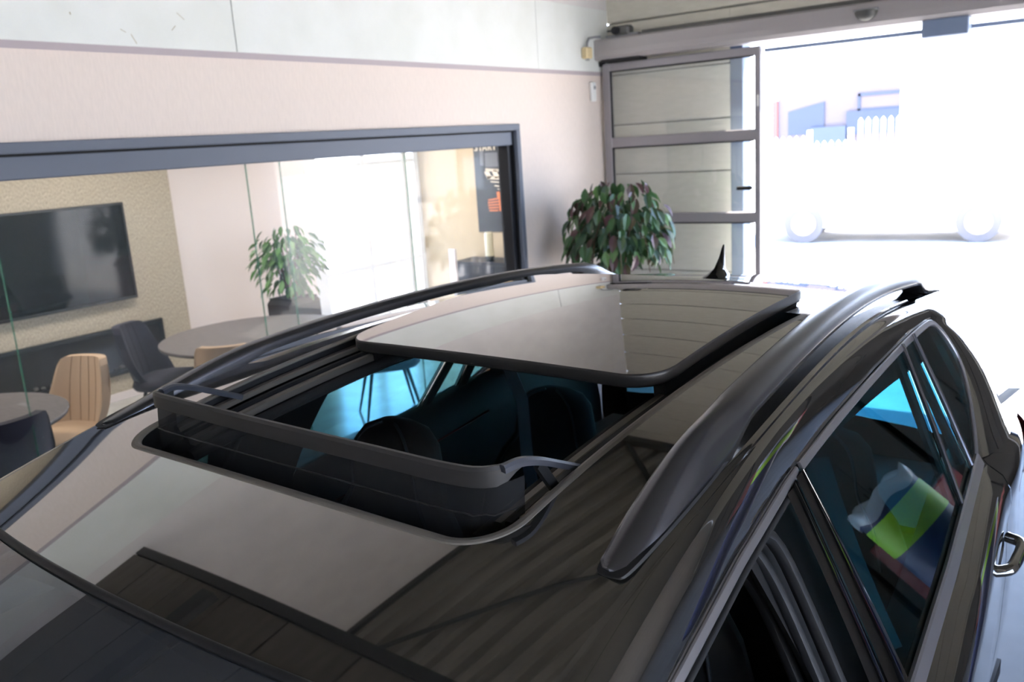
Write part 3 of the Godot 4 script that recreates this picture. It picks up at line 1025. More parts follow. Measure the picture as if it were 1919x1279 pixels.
func pick(line: Array, s: float) -> Vector2:      # (u, y) at s on a line of [s, u, y]
	if s <= line[0][0]:
		return Vector2(line[0][1], line[0][2])
	for k in line.size() - 1:
		if s <= line[k + 1][0]:
			var f: float = (s - line[k][0]) / (line[k + 1][0] - line[k][0])
			return Vector2(lerpf(line[k][1], line[k + 1][1], f), lerpf(line[k][2], line[k + 1][2], f))
	var z: Array = line[line.size() - 1]
	return Vector2(z[1], z[2])

func side_u(y: float) -> float:
	return 0.87 + 0.52 * (1.0 - y)

var TOP := [[-0.15, 0.845, 0.98], [0.0, 0.83, 1.035], [0.25, 0.775, 1.155], [0.5, 0.735, 1.235], [0.7, 0.71, 1.293], [0.857, 0.697, 1.332], [1.1, 0.675, 1.376], [1.325, 0.658, 1.408], [1.547, 0.647, 1.428], [1.9, 0.637, 1.447], [2.219, 0.632, 1.458], [2.395, 0.633, 1.456], [2.6, 0.645, 1.43], [2.86, 0.655, 1.405]]
var BELT := [[-0.3, 0.862, 0.955], [0.2, 0.872, 0.985], [0.7, 0.864, 1.008], [1.1, 0.852, 1.034], [1.408, 0.838, 1.06], [1.758, 0.818, 1.099], [2.202, 0.785, 1.163], [2.5, 0.768, 1.17], [2.95, 0.74, 1.13]]

func strip(name_: String, pts: Array, w: float, h: float, m: Material, parent: Node3D, out: Vector3, label := "") -> MeshInstance3D:
	# a flat moulding along pts, its broad face turned along out
	var b := MB.new()
	var pr := [Vector2(-w / 2, 0), Vector2(w / 2, 0), Vector2(w / 2, h * 0.7), Vector2(w / 2 - h * 0.4, h), Vector2(-w / 2 + h * 0.4, h), Vector2(-w / 2, h * 0.7)]
	b.sweep(pr, pts, out)
	return part(name_, b, m, parent, label)

func smooth_line(pts: Array, n: int) -> Array:
	var c := Curve3D.new()
	for k in pts.size():
		var p: Vector3 = pts[k]
		var a: Vector3 = pts[maxi(k - 1, 0)]
		var b: Vector3 = pts[mini(k + 1, pts.size() - 1)]
		var t := (b - a) / 6.0
		c.add_point(p, -t, t)
	c.bake_interval = 0.01
	var out := []
	var l := c.get_baked_length()
	for k in n + 1:
		out.append(c.sample_baked(l * k / n, true))
	return out

func car() -> void:
	var t := thing("car", "dark grey estate car with its sunroof slid open, parked beside the lounge partition", "car", Vector3(-1.13, 0, 0), -0.0494)
	car_roof(t)
	car_sunroof(t)
	car_rails(t)
	for sg in [1.0, -1.0]:
		car_side(t, sg)
	car_ends(t)
	car_cabin(t)

func car_roof(t: Node3D) -> void:
	var b := MB.new()
	var nrm := func(u: float, s: float) -> Vector3:
		var e := 0.001
		return Vector3(-(roof_y(u + e, s) - roof_y(u - e, s)) / (2 * e), 1.0, (roof_y(u, s + e) - roof_y(u, s - e)) / (2 * e)).normalized()
	var patch := func(us: Array, s0: Callable, s1: Callable, ns: int) -> void:
		var rows := []
		var k0 := b.v.size()
		for u in us:
			var row := []
			for j in ns + 1:
				var s: float = lerpf(s0.call(u), s1.call(u), float(j) / ns)
				row.append(V(u, roof_y(u, s), s))
			rows.append(row)
		b.grid(rows, false)
		for k in range(k0, b.v.size()):
			b.n[k] = nrm.call(b.v[k].x, -b.v[k].z)
	var mid := []
	for k in 65:
		var a := -1.0 + 2.0 * k / 64.0
		mid.append(WO * signf(a) * (1.0 - pow(1.0 - absf(a), 1.8)))
	patch.call(mid, screen_s, open_front, 12)
	patch.call(mid, func(_u): return OPEN_BACK, func(_u): return 2.86, 14)
	for sg in [1.0, -1.0]:
		var rows := []
		var k0 := b.v.size()
		for k in 7:
			var row := []
			for j in 61:
				var f := k / 6.0
				var s := lerpf(screen_s(lerpf(WO, 0.639, f)), 2.86, j / 60.0)
				var u: float = lerpf(WO, edge_u(s), f)
				row.append(V(u * sg, roof_y(u, s), s))
			rows.append(row)
		b.grid(rows, sg < 0)
		for k in range(k0, b.v.size()):
			b.n[k] = nrm.call(b.v[k].x, -b.v[k].z)
	part("roof", b, M.paint, t, "glossy dark grey roof skin")
	# black seal between roof and windscreen
	var sl := []
	for k in 41:
		var u := -0.63 + 1.26 * k / 40.0
		var s := screen_s(u) - 0.006
		sl.append(V(u, roof_y(u, s) + 0.001, s))
	var sb := MB.new()
	sb.tube(sl, 0.0065, 8)
	part("windscreen_seal", sb, M.trim_black, t, "black rubber line above the windscreen")
	# windscreen
	var ws := []
	for k in 33:
		var a := -1.0 + 2.0 * k / 32.0
		var row := []
		for j in 19:
			var f := j / 18.0
			var half := lerpf(0.628, 0.76, f)
			var u := a * half
			var s := screen_s(u) - 0.012 - f * 0.92 + 0.12 * a * a * f
			var y := roof_y(u, screen_s(u)) - 0.004 - 0.165 * f - 0.27 * f * f - 0.05 * a * a * f
			row.append(V(u, y, s))
		ws.append(row)
	var wb := MB.new()
	wb.grid(ws, true)
	part("windscreen", wb, M.screen_glass, t, "dark reflecting windscreen")
	# shark-fin aerial
	var fin := MB.new()
	var rows := []
	var base := V(0, roof_y(0, 2.5) - 0.004, 2.5)
	for i in 17:
		var an := TAU * i / 16.0
		var row := []
		for d in [[0.0, 1.0, 0.0], [0.008, 0.97, 0.002], [0.017, 0.74, 0.014], [0.030, 0.50, 0.032], [0.060, 0.28, 0.050], [0.088, 0.15, 0.060], [0.095, 0.07, 0.063], [0.097, 0.0, 0.064]]:
			row.append(base + Vector3(0.034 * d[1] * d[1] * cos(an), d[0], -0.075 * d[1] * sin(an) - d[2]))
		rows.append(row)
	fin.grid(rows, false)
	part("aerial", fin, M.gloss_black, t, "black shark-fin aerial")

func ring(back: float, drop: float, inset: float) -> Array:
	# outline of the opening, open to the rear, from one side round the front to the other, moved inwards by inset
	var flat := []
	for k in 26:
		flat.append(Vector2(-WO, lerpf(back, open_front(WO), k / 26.0)))
	for k in 81:
		var a := -1.0 + 2.0 * k / 80.0
		var u := WO * signf(a) * (1.0 - pow(1.0 - absf(a), 1.8))
		flat.append(Vector2(u, open_front(u)))
	for k in 26:
		flat.append(Vector2(WO, lerpf(open_front(WO), back, (k + 1.0) / 26.0)))
	var out := []
	for k in flat.size():
		var d: Vector2 = (flat[mini(k + 1, flat.size() - 1)] - flat[maxi(k - 1, 0)]).normalized()
		var p: Vector2 = flat[k] + Vector2(-d.y, d.x) * inset
		out.append(V(p.x, roof_y(p.x, p.y) + drop, p.y))
	return out

func car_sunroof(t: Node3D) -> void:
	# rubber lip round the opening
	var lip := MB.new()
	var pr := []
	for k in 10:
		var a := TAU * k / 10.0
		pr.append(Vector2(cos(a) * 0.0095, sin(a) * 0.0045))
	lip.sweep(pr, ring(OPEN_BACK, -0.0025, 0.007), Vector3.UP)
	part("opening_seal", lip, M.seal_rubber, t, "brownish grey rubber lip round the opening")
	# dark well below the lip
	var well := MB.new()
	var r0 := ring(OPEN_BACK, -0.002, 0.008)
	var r1 := ring(OPEN_BACK, -0.055, 0.014)
	var r2 := ring(OPEN_BACK, -0.060, 0.075)
	var rows := []
	for k in r0.size():
		rows.append([r0[k], r1[k]])
	well.grid(rows, true)
	rows = []
	for k in r1.size():
		rows.append([r1[k], r2[k]])
	well.grid(rows, true)
	part("frame_tray", well, M.tray_black, t, "black tray below the opening")
	for sg in [-1.0, 1.0]:
		for d in [[0.435, -0.018, 0.020, 0.012, "track_metal"], [0.408, -0.032, 0.016, 0.014, "tray_black"], [0.388, -0.038, 0.018, 0.016, "track_metal"]]:
			var path := []
			for k in 31:
				var s := lerpf(0.93, OPEN_BACK, k / 30.0)
				path.append(V(d[0] * sg, roof_y(d[0], s) + d[1], s))
			var w: float = d[2]
			var h: float = d[3]
			var q := [Vector2(-w / 2, -h), Vector2(w / 2, -h), Vector2(w / 2, -0.003), Vector2(w / 2 - 0.003, 0), Vector2(-w / 2 + 0.003, 0), Vector2(-w / 2, -0.003)]
			var b := MB.new()
			b.sweep(q, path, Vector3.UP)
			part("guide_track", b, M[d[4]], t)
		# rolled inner edge of the headlining
		var pe := []
		for k in 31:
			var s := lerpf(0.91, 2.0, k / 30.0)
			pe.append(V(0.362 * sg, roof_y(0.36, s) - 0.064, s))
		var eb := MB.new()
		eb.tube(pe, 0.012, 10)
		part("lining_edge", eb, M.headliner, t)
	# sliding glass panel, lifted over the roof behind the opening
	var w2 := 0.41
	var s_back := 2.125
	var r := 0.075
	var front := func(u: float) -> float:
		var f := 1.347 + 0.1036 * u * u
		var a := absf(u) - (w2 - r)
		if a > 0.0:
			f += r - sqrt(maxf(0.0, r * r - a * a))
		return f
	var rear := func(u: float) -> float:
		var a := absf(u) - (w2 - 0.05)
		return s_back - (0.05 - sqrt(maxf(0.0, 0.05 * 0.05 - a * a)) if a > 0.0 else 0.0)
	var lift := func(s: float) -> float: return 0.014 + 0.022 * (s - 1.35) / 0.78
	var us := []
	for k in 49:
		var a := -1.0 + 2.0 * k / 48.0
		us.append(w2 * signf(a) * (1.0 - pow(1.0 - absf(a), 1.5)))
	var top := []
	for u in us:
		var row := []
		for j in 25:
			var s: float = lerpf(front.call(u), rear.call(u), j / 24.0)
			row.append(V(u, roof_y(u, s) + lift.call(s), s))
		top.append(row)
	var g := MB.new()
	g.grid(top, false)
	var pn := part("glass_panel", g, M.roof_glass, t, "dark mirror-like sunroof glass panel")
	# its rim: rounded edge and black underside
	var loop := []
	for k in us.size():
		loop.append(top[k][0])
	for j in range(1, 25):
		loop.append(top[us.size() - 1][j])
	for k in range(us.size() - 2, -1, -1):
		loop.append(top[k][24])
	for j in range(23, -1, -1):
		loop.append(top[0][j])
	var c0 := V(0, 1.55, 1.74)
	var rim := MB.new()
	var rr := []
	for p in loop:
		var o: Vector3 = (p - c0)
		o.y = 0
		o = o.normalized()
		rr.append([p, p + o * 0.002 + Vector3.DOWN * 0.0015, p + o * 0.003 + Vector3.DOWN * 0.005, p + o * 0.003 + Vector3.DOWN * 0.020, p - o * 0.004 + Vector3.DOWN * 0.027])
	rim.grid(rr, true)
	part("panel_rim", rim, M.rim_black, pn, "black encapsulated rim")
	var under := MB.new()
	var bot := []
	for row in top:
		var rb := []
		for p in row:
			rb.append(p + Vector3.DOWN * 0.026)
		bot.append(rb)
	under.grid(bot, true)
	part("panel_underside", under, M.tray_black, pn)
	# carrier bars under the panel sides
	for sg in [-1.0, 1.0]:
		var path := []
		for k in 16:
			var s := lerpf(1.42, 2.10, k / 15.0)
			path.append(V(sg * 0.385, roof_y(0.385, s) + lift.call(s) - 0.032, s))
		var cb := MB.new()
		cb.sweep([Vector2(-0.012, -0.040), Vector2(0.012, -0.040), Vector2(0.012, 0.008), Vector2(-0.012, 0.008)], path, Vector3.UP)
		part("carrier", cb, M.tray_black, pn)
	# wind deflector: bar on two arms with a net below it
	var bar := smooth_line([V(-0.432, 1.528, 0.935), V(-0.426, 1.533, 0.903), V(-0.398, 1.537, 0.886), V(-0.20, 1.540, 0.874), V(0.0, 1.540, 0.870), V(0.2, 1.537, 0.874), V(0.36, 1.532, 0.884), V(0.412, 1.533, 0.905), V(0.430, 1.536, 0.945)], 60)
	var db := MB.new()
	var fade := []
	for k in bar.size():
		fade.append(1.0 - 0.6 * smoothstep(0.95, 1.0, float(k) / (bar.size() - 1)) - 0.5 * (1.0 - smoothstep(0.0, 0.04, float(k) / (bar.size() - 1))))
	db.sweep([Vector2(-0.004, -0.030), Vector2(0.004, -0.030), Vector2(0.005, -0.006), Vector2(0.003, 0.0), Vector2(-0.003, 0.0), Vector2(-0.005, -0.006)], bar, Vector3.UP, true, fade)
	var df := part("wind_deflector", db, M.deflector_black, t, "black wind deflector bar raised at the front of the opening")
	for sg in [-1.0, 1.0]:
		var arm := smooth_line([V(sg * 0.424, 1.534, 0.905), V(sg * 0.432, 1.536, 0.935), V(sg * 0.434, 1.524, 0.975), V(sg * 0.432, 1.504, 1.02), V(sg * 0.428, 1.474, 1.085)], 26)
		var ab := MB.new()
		ab.sweep([Vector2(-0.006, -0.010), Vector2(0.006, -0.010), Vector2(0.007, -0.002), Vector2(0.004, 0.002), Vector2(-0.004, 0.002), Vector2(-0.007, -0.002)], arm, Vector3.UP)
		part("arm", ab, M.arm_satin, df, "satin grey folding arm")
		if sg < 0:
			continue
		var st := MB.new()
		st.sweep([Vector2(-0.004, -0.008), Vector2(0.004, -0.008), Vector2(0.004, 0.008), Vector2(-0.004, 0.008)], [V(sg * 0.432, 1.515, 0.975), V(sg * 0.432, 1.440, 1.03)], Vector3(0, 0, 1))
		part("strut", st, M.tray_black, df)
	var net := []
	var wire := []
	for k in bar.size():
		var p: Vector3 = bar[k]
		var f := float(k) / (bar.size() - 1)
		var row := []
		var corner := smoothstep(0.80, 0.93, f) + (1.0 - smoothstep(0.03, 0.10, f)) * 0.5
		for j in 9:
			var h := j / 8.0
			var low := Vector3(p.x * 1.0, roof_y(p.x, -p.z) - 0.045, p.z + 0.006)
			var q := (p + Vector3(0, -0.028, 0)).lerp(low, h)
			var fold := sin(f * 160.0) * 0.0035 * corner * sin(PI * h)
			q += Vector3(fold * 0.4, 0, fold)
			row.append(q)
			if j == 4:
				wire.append(q + Vector3(0, 0, 0.001))
		net.append(row)
	var nb := MB.new()
	nb.grid(net, false)
	part("net", nb, M.net, df, "dark see-through net")
	var wb := MB.new()
	wb.tube(wire, 0.0012, 5)
	part("net_hem", wb, M.deflector_black, df)

func car_rails(t: Node3D) -> void:
	for sg in [-1.0, 1.0]:
		# raised bar with a flowing foot at each end
		var n := 60
		var rows := []
		for k in n + 1:
			var f := pow(float(k) / n, 1.6)
			var s := lerpf(0.868, 2.80, f)
			var up := smoothstep(0.0, 0.135 if sg > 0 else 0.20, f) * (1.0 - smoothstep(0.90, 1.0, f))
			var h := 0.008 + (0.054 if sg > 0 else 0.030 + 0.014 * f) * pow(up, 0.8)
			var wd := (lerpf(0.003, 0.021, sqrt(clampf(f / 0.008, 0.0, 1.0))) + 0.008 * smoothstep(0.0, 0.05, f)) * lerpf(1.0, 0.55, smoothstep(0.92, 1.0, f))
			var u := rail_u(s)
			var y := roof_y(u, s)
			var gap := smoothstep(0.15, 0.21, f) * (1.0 - smoothstep(0.86, 0.91, f))
			var lo := lerpf(-0.004, h - (0.034 if sg > 0 else 0.028), gap)
			var row := []
			for d in [[-1.0, 0.0], [-0.98, 0.45], [-0.86, 0.78], [-0.55, 0.96], [0.0, 1.0], [0.45, 0.90], [0.80, 0.62], [1.0, 0.25], [1.02, 0.0], [0.3, -0.02], [-0.4, -0.02], [-1.0, 0.0]]:
				row.append(V(sg * (u + d[0] * wd), y + lerpf(lo, h, d[1]), s))
			rows.append(row)
		var b := MB.new()
		b.grid(rows, sg > 0)
		var cc: Array = rows[0]
		for q in cc.size() - 1:
			b.tri(cc[0] + Vector3(0.0, 0, 0), cc[q], cc[q + 1])
		cc = rows[n]
		for q in cc.size() - 1:
			b.tri(cc[0], cc[q + 1], cc[q])
		var rl := part("roof_rail", b, M.rail_satin, t, "satin dark grey roof rail")
		# rubber pad under the foot
		for e in [[0.862, 1.20], [2.60, 2.81]]:
			var path := []
			var sc := []
			for k in 25:
				var s := lerpf(e[0], e[1], 0.5 - 0.5 * cos(PI * k / 24.0))
				path.append(V(sg * (rail_u(s) + 0.004), roof_y(rail_u(s), s) + 0.0005, s))
				sc.append(0.12 + 0.80 * pow(sin(PI * k / 24.0), 0.35))
			var pb := MB.new()
			pb.sweep([Vector2(-0.032, 0), Vector2(0.032, 0), Vector2(0.030, 0.005), Vector2(-0.030, 0.005)], path, Vector3.UP, true, sc)
			part("foot_pad", pb, M.trim_black, rl)

func glass_slab(pts: Array, sg: float) -> MB:
	# pane in the tilted side plane; pts are [s, y]
	var poly := PackedVector2Array()
	for p in pts:
		poly.append(Vector2(p[0], p[1] / 1.0))
	var b := MB.new()
	var ax := Vector3(0, 0, -1)
	var ay := Vector3(-0.52 * sg, 1, 0)
	var o := Vector3(sg * (0.87 + 0.52), 0, 0)
	# prism wants unit-free axes; the second one carries the tilt
	b.prism(poly, o - (ax.cross(ay)).normalized() * 0.002, ax, ay, 0.004)
	return b

func side_pt(s: float, y: float, sg: float, lift := 0.0) -> Vector3:
	return V(sg * (side_u(y) + lift), y + lift * 0.5, s)

func car_side(t: Node3D, sg: float) -> void:
	var out := Vector3(sg * 0.887, 0.461, 0)
	# roof side: from the roof edge down to the window moulding, rounded
	var rows := []
	for k in 81:
		var s := lerpf(0.30, 2.40, k / 80.0)
		var st := pick(TOP, s)
		var p0 := Vector2(edge_u(s), roof_y(edge_u(s), s))
		if s < 0.63:      # the pillar beside the windscreen
			var f := clampf((0.63 - s) / 0.9, 0.0, 1.0)
			p0 = Vector2(lerpf(0.638, 0.755, f), roof_y(0.638, 0.63) - 0.26 * f * 1.15 - 0.15 * f * f)
		var p1 := Vector2(maxf(st.x + 0.002, p0.x + 0.02), p0.y - 0.010)
		var row := []
		row.append(V(sg * p0.x, p0.y, s))
		row.append(V(sg * (p0.x + 0.006), p0.y - 0.0045, s))      # roof ditch
		row.append(V(sg * (p0.x + 0.011), p0.y - 0.0035, s))
		var q0 := Vector2(p0.x + 0.011, p0.y - 0.0035)
		for j in range(1, 13):
			var f := j / 12.0
			var q := q0.lerp(p1, f).lerp(p1.lerp(st, f), f)
			row.append(V(sg * q.x, q.y, s))
		rows.append(row)
	var b := MB.new()
	b.grid(rows, sg > 0)
	var rows_end: Array = rows[rows.size() - 1]
	part("cant_rail", b, M.paint, t, "dark grey painted roof side above the windows")
	# rear quarter pillar from the roof edge and the window end back to the tailgate
	var lf := []
	for k in 13:
		lf.append(rows_end[k + 2] if k < rows_end.size() - 2 else rows_end[rows_end.size() - 1])
	for p in [[1.445, 2.405], [1.425, 2.428], [1.40, 2.442], [1.36, 2.452], [1.335, 2.445], [1.30, 2.42], [1.26, 2.375], [1.22, 2.31], [1.19, 2.25], [1.165, 2.205]]:
		lf.append(side_pt(p[1], p[0], sg, 0.0))
	rows = []
	for k in lf.size():
		var f := float(k) / (lf.size() - 1)
		var a: Vector3 = lf[k]
		var e := V(sg * lerpf(0.572, 0.70, f * f), lerpf(roof_y(0.572, 2.85), 1.10, f * f * 0.6 + f * 0.4), lerpf(2.85, 2.97, f))
		var row := []
		for j in 15:
			var g := j / 14.0
			var p := a.lerp(e, g)
			p.x += sg * (0.012 + 0.05 * f * f) * sin(PI * pow(g, 0.8))
			p.y += 0.010 * sin(PI * g) * (1.0 - f)
			row.append(p)
		rows.append(row)
	b = MB.new()
	b.grid(rows, sg < 0)
	part("rear_pillar", b, M.paint, t)
	# bright moulding framing all side windows
	var top_a := []
	var top_b := []
	for k in 41:
		var s := lerpf(0.0, 1.377, k / 40.0)
		var q := pick(TOP, s)
		top_a.append(V(sg * (q.x + 0.001), q.y - 0.008, s))
	var corner := [[1.385, 1.409], [1.547, 1.421], [1.75, 1.433], [1.9, 1.440], [2.1, 1.448], [2.219, 1.451], [2.33, 1.451], [2.375, 1.447], [2.405, 1.432], [2.428, 1.405], [2.441, 1.375], [2.443, 1.345], [2.425, 1.312], [2.37, 1.262], [2.30, 1.215], [2.24, 1.184], [2.203, 1.167]]
	for p in corner:
		top_b.append(side_pt(p[0], p[1], sg, 0.001))
	top_b = smooth_line(top_b, 70)
	if sg < 0:
		top_a.reverse()
		top_b.reverse()
	strip("window_moulding", top_a, 0.016, 0.006, M.satin_alu, t, out, "satin grey moulding over the front door window")
	strip("window_moulding", top_b, 0.016, 0.006, M.satin_alu, t, out, "satin grey moulding round the rear windows")
	var be := []
	for k in 61:
		var s := lerpf(-0.1, 2.205, k / 60.0)
		var q := pick(BELT, s)
		be.append(side_pt(s, q.y, sg, 0.004))
	if sg > 0:
		be.reverse()
	strip("belt_moulding", be, 0.034, 0.010, M.satin_alu, t, out, "bright satin moulding below the windows")
	# rubber line inside the upper moulding
	var rub := []
	for k in 41:
		var s := lerpf(0.02, 1.36, k / 40.0)
		var q := pick(TOP, s)
		rub.append(V(sg * (q.x + 0.008), q.y - 0.022, s))
	var rb := MB.new()
	rb.tube(rub, 0.006, 7)
	part("window_rubber", rb, M.trim_black, t)
	# panes
	var rear_glass := [[1.40, 1.408], [1.547, 1.418], [1.9, 1.438], [2.085, 1.443], [1.958, 1.13], [1.758, 1.098], [1.40, 1.058]]
	var vent := [[2.105, 1.444], [2.185, 1.447], [2.138, 1.165], [1.982, 1.134]]
	var quarter := [[2.205, 1.448], [2.33, 1.446], [2.375, 1.440], [2.405, 1.425], [2.425, 1.40], [2.436, 1.37], [2.436, 1.345], [2.42, 1.318], [2.36, 1.262], [2.30, 1.222], [2.20, 1.172], [2.156, 1.168]]
	part("rear_door_glass", glass_slab(rear_glass, sg), M.tinted_glass, t, "blue tinted window glass")
	part("vent_glass", glass_slab(vent, sg), M.tinted_glass, t, "blue tinted window glass")
	part("quarter_glass", glass_slab(quarter, sg), M.tinted_glass, t, "blue tinted window glass")
	if sg < 0:
		part("front_door_glass", glass_slab([[0.12, 1.06], [0.5, 1.215], [0.7, 1.275], [0.857, 1.315], [1.1, 1.36], [1.29, 1.392], [1.27, 1.045], [0.7, 1.00], [0.12, 0.985]], sg), M.tinted_glass, t, "blue tinted window glass")
	for d in [[2.098, 1.452, 1.970, 1.125, 0.014, "satin_alu"], [2.196, 1.455, 2.148, 1.160, 0.017, "satin_alu"]]:
		var pp := [side_pt(d[0], d[1], sg, 0.002), side_pt(lerpf(d[0], d[2], 0.5), lerpf(d[1], d[3], 0.5), sg, 0.004), side_pt(d[2], d[3], sg, 0.002)]
		if sg > 0:
			pp.reverse()
		strip("window_bar", pp, d[4], 0.008, M.rail_satin, t, out, "thin upright bar between panes")
		var pi := [side_pt(d[0], d[1], sg, -0.022), side_pt(d[2], d[3], sg, -0.022)]
		if sg > 0:
			pi.reverse()
		strip("window_bar_lining", pi, d[4] + 0.014, 0.014, M.trim_black, t, out)
	# gloss black door pillar covers
	for d in [[[1.305, 1.392], [1.352, 1.400], [1.318, 1.045], [1.262, 1.04]], [[1.357, 1.401], [1.395, 1.408], [1.398, 1.058], [1.323, 1.047]]]:
		rows = []
		for k in 17:
			var f := k / 16.0
			var row := []
			for j in 9:
				var g := j / 8.0
				var s := lerpf(lerpf(d[0][0], d[3][0], f), lerpf(d[1][0], d[2][0], f), g)
				var y := lerpf(lerpf(d[0][1], d[3][1], f), lerpf(d[1][1], d[2][1], f), g)
				row.append(side_pt(s, y, sg, 0.003 + 0.004 * sin(PI * g) + 0.003 * sin(PI * f)))
			rows.append(row)
		b = MB.new()
		b.grid(rows, sg < 0)
		part("pillar_cover", b, M.gloss_black, t, "gloss black cover on the door pillar")
	# rubber channel round the front door opening, seen where the glass is down
	for d in [[0.012, 0.0], [0.011, -0.022], [0.010, -0.044]]:
		var arch := smooth_line([V(sg * (pick(TOP, 0.4).x - 0.005 + d[1]), pick(TOP, 0.4).y - 0.035 + d[1] * 0.6, 0.4), V(sg * (0.70 - 0.01 + d[1]), 1.30 + d[1] * 0.6, 0.857), V(sg * (0.673 - 0.008 + d[1]), 1.357 + d[1] * 0.7, 1.13), V(sg * (0.668 - 0.008 + d[1]), 1.366 + d[1] * 0.8, 1.20 + d[1] * 0.5), V(sg * (0.682 - 0.005 + d[1]), 1.338 + d[1] * 0.6, 1.238 + d[1]), V(sg * (0.73 + d[1]), 1.24, 1.235 + d[1]), V(sg * (0.84 + d[1]), 1.02, 1.215 + d[1])], 50)
		var ab := MB.new()
		ab.tube(arch, d[0], 8)
		part("door_rubber", ab, M.trim_black, t, "black rubber window channel")
	# doors and body side below the windows
	var cuts := [[-1.05, -0.02, "front_wing"], [-0.015, 1.352, "front_door"], [1.358, 2.268, "rear_door"], [2.273, 2.96, "rear_wing"]]
	for c in cuts:
		rows = []
		for k in 25:
			var s := lerpf(c[0], c[1], k / 24.0)
			var q := pick(BELT, s)
			var nar := 0.16 * pow(clampf((-0.1 - s) / 1.0, 0, 1), 2.0) + 0.10 * pow(clampf((s - 2.35) / 0.6, 0, 1), 2.0)
			var ub := side_u(q.y) - nar
			var row := []
			for d in [[0.0, 0.0], [0.016, -0.018], [0.050, -0.040], [0.068, -0.070], [0.072, -0.11], [0.066, -0.16], [0.070, -0.30], [0.064, -0.45], [0.050, -0.60], [0.030, -0.72], [-0.02, -0.80]]:
				row.append(V(sg * (ub + d[0]), q.y + d[1] - 0.012, s))
			rows.append(row)
		b = MB.new()
		b.grid(rows, sg > 0)
		var dp := part(c[2], b, M.paint, t)
		if c[2].ends_with("door"):
			var hs: float = c[1] - 0.17
			var hy := pick(BELT, hs).y - 0.155
			var hu := side_u(pick(BELT, hs).y) + 0.066
			var cup := MB.new()
			var cr := []
			for i in 17:
				var an := TAU * i / 16.0
				cr.append([V(sg * (hu + 0.004), hy + 0.035 * sin(an), hs + 0.045 * cos(an)), V(sg * (hu - 0.012), hy + 0.02 * sin(an), hs + 0.028 * cos(an)), V(sg * (hu - 0.014), hy, hs)])
			cup.grid(cr, sg > 0)
			part("handle_cup", cup, M.trim_black, dp)
			var hb := MB.new()
			hb.tube(smooth_line([V(sg * (hu + 0.004), hy + 0.006, hs - 0.11), V(sg * (hu + 0.034), hy + 0.008, hs - 0.085), V(sg * (hu + 0.040), hy + 0.008, hs - 0.02), V(sg * (hu + 0.036), hy + 0.006, hs + 0.06), V(sg * (hu + 0.004), hy + 0.004, hs + 0.085)], 20), 0.013, 10)
			part("handle", hb, M.paint, dp, "glossy grey pull handle")

